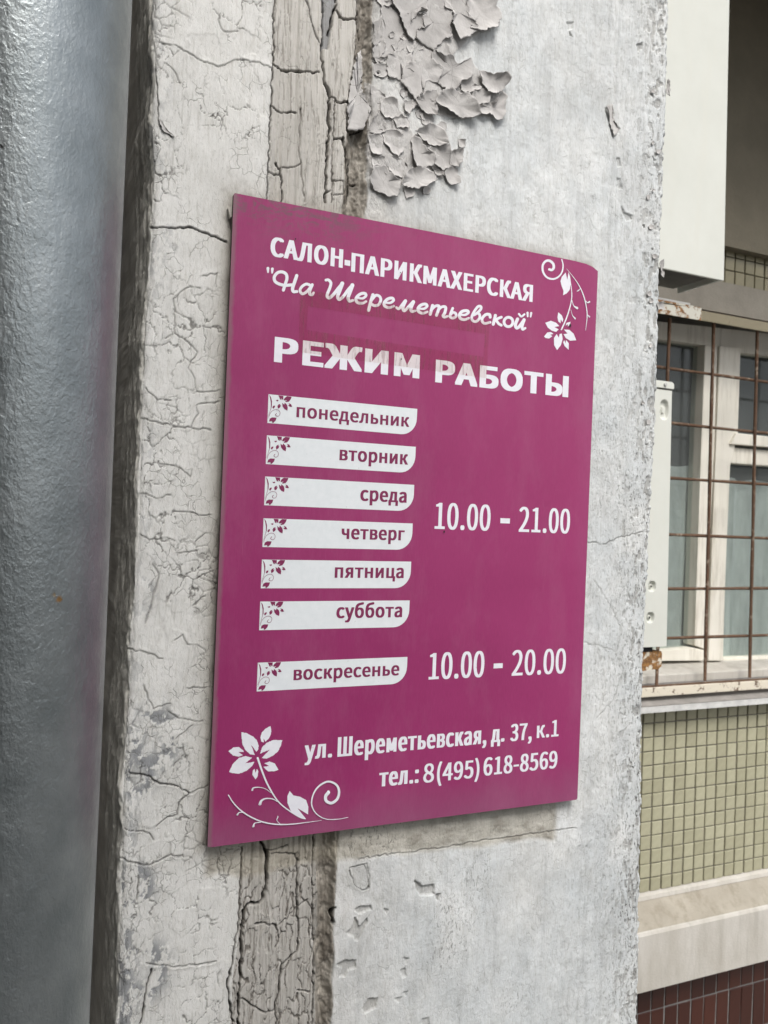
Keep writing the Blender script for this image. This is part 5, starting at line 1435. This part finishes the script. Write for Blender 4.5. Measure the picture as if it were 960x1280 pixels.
ph_ = (zr0-zr3)/3
print('tile pitch', pw, ph_, gx0, zr0)
for j in range(-1, 13):
    zc = zr0-ph_*(j+.5)
    if zc-.019 < zt+.0: continue
    for i in range(-2, 14):
        add_tile(tm, gx0+pw*(i+.5), zc)
ux0 = at(917.2, 333, YF)[0]+SH_*1.1
uz0 = at(917.2, 330.5, YF)[1]
for j in range(0, 3):
    for i in range(-3, 8):
        add_tile(tm_b, ux0+pw*(i+.5), 1.042+ph_*(j+.5)-.002)
rx = 1.535+SH_*-1.08*-1
for i in range(-1, 13):
    add_tile(tm_rh, 1.545+.0508*i+(-SH_*1.08), -1.0405)
    add_tile(tm_r, 1.545+.0508*i+(-SH_*1.08), -1.1635)
    add_tile(tm_r, 1.545+.0508*i+(-SH_*1.08), -1.3055)
# dark rendered band above the tile strip, and lintel
fbox('parapet', .691, 4.2, YF-.035, YF+.01, 1.138, 3.4, m_brown)
fbox('lintel', .691, 4.2, YF-.022, YF+.02, .945, 1.036, m_lintel)
# balcony slab over the window, out of frame
fbox('balcony_slab', 1.22, 4.2, .34, YF-.036, 1.90, 2.05, m_concrete, .004)

# window: frame, panes
YWN = YF+.085
win = fpart(empty('window', (1.75, YWN, -.1)))
def wpart(name, pxs, Yf, Yb, mat, bev=.003):
    o = pprism(name, pxs, Yf, Yb, mat, None, bev)
    o.parent = win
    o.matrix_parent_inverse = (Matrix.Translation(Vector((1.75, YWN, -.1)))).inverted()
    return o
wpart('top_rail', [(790, 398), (882, 408), (960, 417), (1010, 423), (1010, 449), (925.8, 441), (882, 431.7), (790, 419)], YWN+.004, YWN+.05, m_frame)
wpart('sash_stile', [(881.7, 431), (897, 433), (893, 560), (887, 680), (882.5, 812), (868.3, 807), (873, 660), (878, 520)], YWN, YWN+.05, m_frame)
wpart('bottom_rail', [(780, 816), (826, 813.5), (868, 810), (881, 813), (880, 826), (826, 826), (780, 827)], YWN-.002, YWN+.05, m_frame)
wpart('mullion', [(900, 432), (926, 435), (922.5, 545), (911.7, 582), (907.5, 700), (904.0, 826), (885.8, 826), (890, 680), (896, 540)], YWN-.006, YWN+.05, m_frame)
wpart('transom', [(921, 541), (1010, 551), (1010, 563), (914, 555)], YWN-.016, YWN+.05, m_frame)
wpart('transom', [(914, 559), (1010, 567), (1010, 586), (913, 579)], YWN+.002, YWN+.05, m_frame)
wpart('pane', [(790, 419), (881.7, 431.7), (868.3, 808), (780, 814)], YWN+.030, YWN+.034, m_glass, 0)
wpart('pane', [(925.8, 441), (1010, 451), (1005, 551), (921, 541)], YWN+.030, YWN+.034, m_glass, 0)
wpart('pane', [(912.5, 583), (1006, 590), (1000, 818), (904, 822)], YWN+.030, YWN+.034, m_glass, 0)
wpart('bottom_rail', [(904, 822.5), (1005, 818.5), (1005, 825), (904, 828)], YWN+.008, YWN+.05, m_frame)
# curtain behind, upper edge scalloped, in front of a dark room
nx = 60; V = []; F = []
for i in range(nx+1):
    x = 1.2+i*.02
    y = YWN+.055+.010*math.sin(i*1.3)+.006*math.sin(i*.47)
    top = .50+.004*math.sin(i*.9)+(.0 if x < 1.86 else -.03)
    for z in (-.12, .05, .22, .38, top): V.append((x, y+.002*math.sin(z*20), z))
for i in range(nx):
    for k in range(4): F.append((i*5+k, (i+1)*5+k, (i+1)*5+k+1, i*5+k+1))
cur = mesh_obj('curtain', V, F, m_curtain, None, True)
cur.parent = win; cur.matrix_parent_inverse = Matrix.Translation(-Vector((1.75, YWN, -.1)))
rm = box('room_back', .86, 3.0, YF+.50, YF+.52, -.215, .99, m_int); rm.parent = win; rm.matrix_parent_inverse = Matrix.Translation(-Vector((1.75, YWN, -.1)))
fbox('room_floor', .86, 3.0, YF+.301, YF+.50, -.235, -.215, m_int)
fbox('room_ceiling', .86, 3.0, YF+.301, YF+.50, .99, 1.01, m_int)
# sills
sz0 = at(860, 851, YF)[1]
bm = bmesh.new()
def xprof(name, prof, x0, x1, mat, par=fac):
    bm = bmesh.new()
    a = [bm.verts.new((x0, y, z)) for y, z in prof]; b = [bm.verts.new((x1, y, z)) for y, z in prof]
    bm.faces.new(a); bm.faces.new(b[::-1])
    for i in range(len(prof)): bm.faces.new((a[i], a[(i+1) % len(prof)], b[(i+1) % len(prof)], b[i]))
    o = bm_obj(name, bm, mat); keep(o, par); return o
def Zat(x, y, Y): return at(x, y, Y)[1]
z_in = Zat(860, 827, YWN); z_of = Zat(860, 841.5, YF-.0); z_ob = Zat(860, 851.5, YF)
xprof('sill', [(YWN+.06, z_in+.001), (YF+.002, z_of), (YF, z_of-.003), (YF, z_ob), (YWN+.06, z_ob)], .692, 2.999, m_concrete_lt)
z_ft = Zat(860, 869, YF-.01); z_fl = Zat(860, 880.5, YF-.055); z_fb = Zat(860, 887.5, YF-.055)
xprof('window_flashing', [(YF+.0, z_ft+.006), (YF-.055, z_fl), (YF-.056, z_fb), (YF-.052, z_fb), (YF-.050, z_fl-.004), (YF, z_ft)], .90, 3.0, m_lip)
xprof('sill_shelf', [(YF+.06, z_ob-.001), (YF+.001, z_ob-.001), (YF+.001, z_ft-.006), (YF+.06, z_ft-.006)], .692, 2.999, m_sill)
xprof('flashing_top', [(YF-.001, z_ft+.0095), (YF-.0545, z_fl+.0035), (YF-.0545, z_fl+.0015), (YF-.001, z_ft+.0075)], .901, 2.998, m_sill)

# ------------------------------------------------------------------ GRILLE
YG = YF-.035
gr = empty('window_grille', (1.8, YG, -.17))
tag(gr, 'rusty iron bar grille with chipped cream bottom rail in front of the window', 'window grille')
def rod(name, p, q, r, mat, parent, n=8, wob=.0):
    p = Vector(p); q = Vector(q); d = (q-p); L = d.length; d.normalize()
    s = d.cross(Vector((0, 1, 0))); s.normalize(); t = d.cross(s)
    V = []; F = []; K = 14
    ph = rnd.uniform(0, 6)
    for k in range(K+1):
        c = p+d*(L*k/K)+s*wob*math.sin(ph+k*.9)
        rr = r*(1+.10*math.sin(ph+k*2.1))
        for i in range(n):
            a = 2*math.pi*i/n
            V.append(c+s*rr*math.cos(a)+t*rr*math.sin(a))
    for k in range(K):
        for i in range(n):
            j = (i+1) % n
            F.append((k*n+i, k*n+j, (k+1)*n+j, (k+1)*n+i))
    F.append(tuple(range(n))); F.append(tuple(range(K*n, K*n+n))[::-1])
    o = mesh_obj(name, V, F, mat, None, True); keep(o, parent); return o
def P3(px, py, Y): X_, Z_ = at(px, py, Y); return (X_, Y, Z_)
t1 = at(892, 404, YG); b1 = at(881, 851, YG); t2 = at(946.5, 412, YG); b2 = at(937, 847, YG); t0 = at(837, 398, YG); b0 = at(820.5, 856, YG)
for (t, b) in ((t0, b0), (t1, b1), (t2, b2)):
    rod('vertical_bar', (t[0], YG, t[1]), (b[0], YG, b[1]), .0049, m_rust, gr, wob=.0005)
dx = t2[0]-t1[0]; dxb = b2[0]-b1[0]
for k in (1, 2, 3, 4, 5):
    rod('vertical_bar', (t2[0]+dx*k, YG, t2[1]), (b2[0]+dxb*k, YG, b2[1]), .0049, m_rust, gr, wob=.0005)
for k in (1, 2):
    rod('vertical_bar', (t0[0]-dx*k, YG, t2[1]), (b0[0]-dxb*k, YG, b2[1]), .0049, m_rust, gr, wob=.0005)
for (pa, pb_) in (((837, 459), (950, 478)), ((845, 529), (950, 541)), ((845, 597.5), (950, 605.5)), ((845, 668.5), (950, 672.5)), ((838, 735.2), (950, 736)), ((836, 797.5), (950, 794.5))):
    za = at(*pa, YG+.009)[1]; zb_ = at(*pb_, YG+.009)[1]; z_ = (za+zb_)/2
    rod('horizontal_bar', (1.21, YG+.009, z_), (2.78, YG+.009, z_), .0045, m_rust, gr, wob=.0006)
def gbox(name, z0, z1, y0, y1, mat):
    o = box(name, 1.15, 2.82, y0, y1, z0, z1, mat, None, .002); keep(o, gr); return o
zA = (at(809, 860, YG-.01)[1]+at(960, 850, YG-.01)[1])/2; zB = (at(809, 870.5, YG-.01)[1]+at(960, 862, YG-.01)[1])/2
gbox('bottom_rail', zB, zA, YG-.010, YG-.005, m_railp)
gbox('bottom_rail_flange', zA-.004, zA, YG-.005, YG+.020, m_rust)
zC = (at(878, 388.5, YG-.01)[1]+at(960, 403, YG-.01)[1])/2; zD = (at(878, 400, YG-.01)[1]+at(960, 416, YG-.01)[1])/2
gbox('top_rail', zD, zC, YG-.010, YG-.005, m_railo)
gbox('top_rail_flange', zC-.004, zC, YG-.005, YG+.020, m_rust)

# ------------------------------------------------------------------ AIR CONDITIONERS
YA = .57
def ac_px(pxs, Yf, Yb, mat, name, par, bev=.0):
    o = pprism(name, pxs, Yf, Yb, mat, None, bev); keep(o, par); return o
ac = empty('air_conditioner', (1.0, YA, 1.05))
tag(ac, 'white air conditioner casing high beside the top right edge of the pillar, seen from below', 'air conditioner', 'air conditioners beside the window')
# casing as an open-bottomed box with thin skin
x1, z1 = at(905, 351, YA); x1t, z1t = at(912, 0, YA); zt_ = z1t+.25; x1t += (x1t-x1)/(z1t-z1)*.25
bm = bmesh.new()
X0 = .70; D = .13
prism_bm(bm, [(X0, z1), (x1, z1), (x1t, zt_), (X0, zt_)], YA, YA+.006, .0015)
o = bm_obj('casing_panel', bm, m_acw); keep(o, ac)
bm = bmesh.new()
vs = [(x1-.006, YA+.0065, z1+.002), (x1, YA+.0065, z1+.002), (x1, YA+D, z1+.002), (x1-.006, YA+D, z1+.002)]
ve = [(x1t-.006, YA+.0065, zt_), (x1t, YA+.0065, zt_), (x1t, YA+D, zt_), (x1t-.006, YA+D, zt_)]
a = [bm.verts.new(v) for v in vs]; b = [bm.verts.new(v) for v in ve]
bm.faces.new(a); bm.faces.new(b[::-1])
for i in range(4): bm.faces.new((a[i], a[(i+1) % 4], b[(i+1) % 4], b[i]))
o = bm_obj('end_panel', bm, m_acw); keep(o, ac)
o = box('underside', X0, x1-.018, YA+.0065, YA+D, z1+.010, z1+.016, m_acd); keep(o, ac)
o = box('gap_shade_strip', x1-.018, x1-.0065, YA+.0065, YA+D, z1+.05, z1+.055, m_dark); keep(o, ac)  # black strip put in for the shade inside the gap
o = box('mounting_foot', X0, at(859, 378, YA+.05)[0], YA+.04, YA+.09, at(850, 383, YA+.04)[1], at(846, 375.5, YA+.04)[1], m_lip, None, .002); keep(o, ac)

bk = empty('wall_bracket', (.70, YA, .9)); tag(bk, 'tapered rusty steel bracket arm under the upper air conditioner', 'bracket', 'brackets holding the air conditioners')
YB_ = YA+.03
p = [at(877, 385, YB_), at(877, 400.5, YB_)]
o = prism('arm', [p[0], p[1], (at(828, 400.5, YB_)[0], p[1][1]+.0), (.692, p[1][1]-.03), (.692, at(828, 380, YB_)[1]), (at(828, 380, YB_)[0], at(828, 380, YB_)[1])], YB_, YB_+.004, m_brk); keep(o, bk)
o = box('arm_flange', .692, p[0][0], YB_+.0042, YB_+.035, p[0][1]-.001, p[0][1]+.003, m_brk); keep(o, bk)

ac2 = empty('air_conditioner', (1.0, YA, .2))
tag(ac2, 'narrow visible side of the lower air conditioner with oval handle recesses and a screw', 'air conditioner', 'air conditioners beside the window')
tR = at(841, 478, YA); bR = at(834, 808, YA)
def oval_hole_panel():
    # front sheet with three oval recesses cut in: outline + sunken cups
    ovals = [(832.2, 512.5, .0105, .0190), (817.0, 733, .0090, .0100), (815.0, 772, .0090, .0100)]
    xR = lambda z: bR[0]+(tR[0]-bR[0])*(z-bR[1])/(tR[1]-bR[1])
    rows = np.arange(bR[1], tR[1]-.016, .0016); X0_ = .70
    cols = np.concatenate([np.linspace(0, .75, 6), np.linspace(.76, 1, 60)])
    V = []; F = []
    ov = [(at(a_, b_, YA)[0]-.004, at(a_, b_, YA)[1], rx_, rz_) for a_, b_, rx_, rz_ in ovals]
    for z in rows:
        xr = xR(z)
        for c in cols:
            x = X0_+(xr-X0_)*c
            h = 0
            for ox, oz, rx_, rz_ in ov:
                # superellipse cup
                dd = (abs((x-ox)/rx_)**2.6+abs((z-oz)/rz_)**2.6)**(1/2.6)
                h = max(h, .007*max(0, min(1, (1.12-dd)/.30)))
                if dd < .45: h -= .004*max(0, min(1, (.45-dd)/.1))
            e = xr-x
            if e < .0025: h += (.0025-e)**2*300
            V.append((x, YA+h, z))
    n = len(cols)
    for k in range(len(rows)-1):
        for i in range(n-1): F.append((k*n+i, k*n+i+1, (k+1)*n+i+1, (k+1)*n+i))
    # turned edge going back
    b0_ = len(V)
    for k, z in enumerate(rows): V.append((xR(z), YA+.30, z))
    for k in range(len(rows)-1): F.append((k*n+n-1, b0_+k, b0_+k+1, (k+1)*n+n-1))
    o = mesh_obj('side_panel', V, F, m_acw, None, False); keep(o, ac2)
    for ox, oz, rx_, rz_ in ov[1:]:
        o = rod('screw', (ox, YA+.004, oz-.002), (ox, YA+.004, oz+.002), .0022, m_dark, ac2)
oval_hole_panel()
z_l = tR[1]-.0165
prism_ = prism('top_lid', [(.70, z_l+.002), (at(840.5, 486, YA)[0]+.002, z_l+.002), (tR[0]+.002, tR[1]-.004), (tR[0]-.004, tR[1]), (.70, tR[1]+.001)], YA-.0025, YA+.30, m_acw, None, .0008); keep(prism_, ac2)
sx, sz = at(831.5, 480.5, YA-.003)
bm = bmesh.new(); bmesh.ops.create_cone(bm, cap_ends=True, segments=14, radius1=.0040, radius2=.0034, depth=.003, matrix=Matrix.Translation((sx, YA-.0038, sz))@Matrix.Rotation(math.pi/2, 4, 'X'))
keep(bm_obj('screw', bm, m_lip), ac2)
keep(box('base_foot', .70, at(822, 800, YA)[0]-.004, YA+.01, YA+.25, bR[1]-.012, bR[1]-.0005, m_dark), ac2)
bk2 = empty('wall_bracket', (.70, YA, .0)); tag(bk2, 'heavily rusted flaking bracket end under the lower air conditioner', 'bracket', 'brackets holding the air conditioners')
p0 = at(828, 814, YB_-.02); p1 = at(827, 835, YB_-.02)
bm = bmesh.new()
poly = [(.692, p0[1]), (p0[0]-.012, p0[1]+.001), (p0[0]-.002, p0[1]), (p0[0], p0[1]-.006), (p1[0], p1[1]+.002), (p1[0]-.004, p1[1]+.003), (p1[0]-.008, p1[1]-.003), (p1[0]-.02, p1[1]-.002), (.692, p1[1]-.03)]
prism_bm(bm, poly, YB_-.02, YB_+.02, .0012)
keep(bm_obj('arm', bm, m_brk2), bk2)
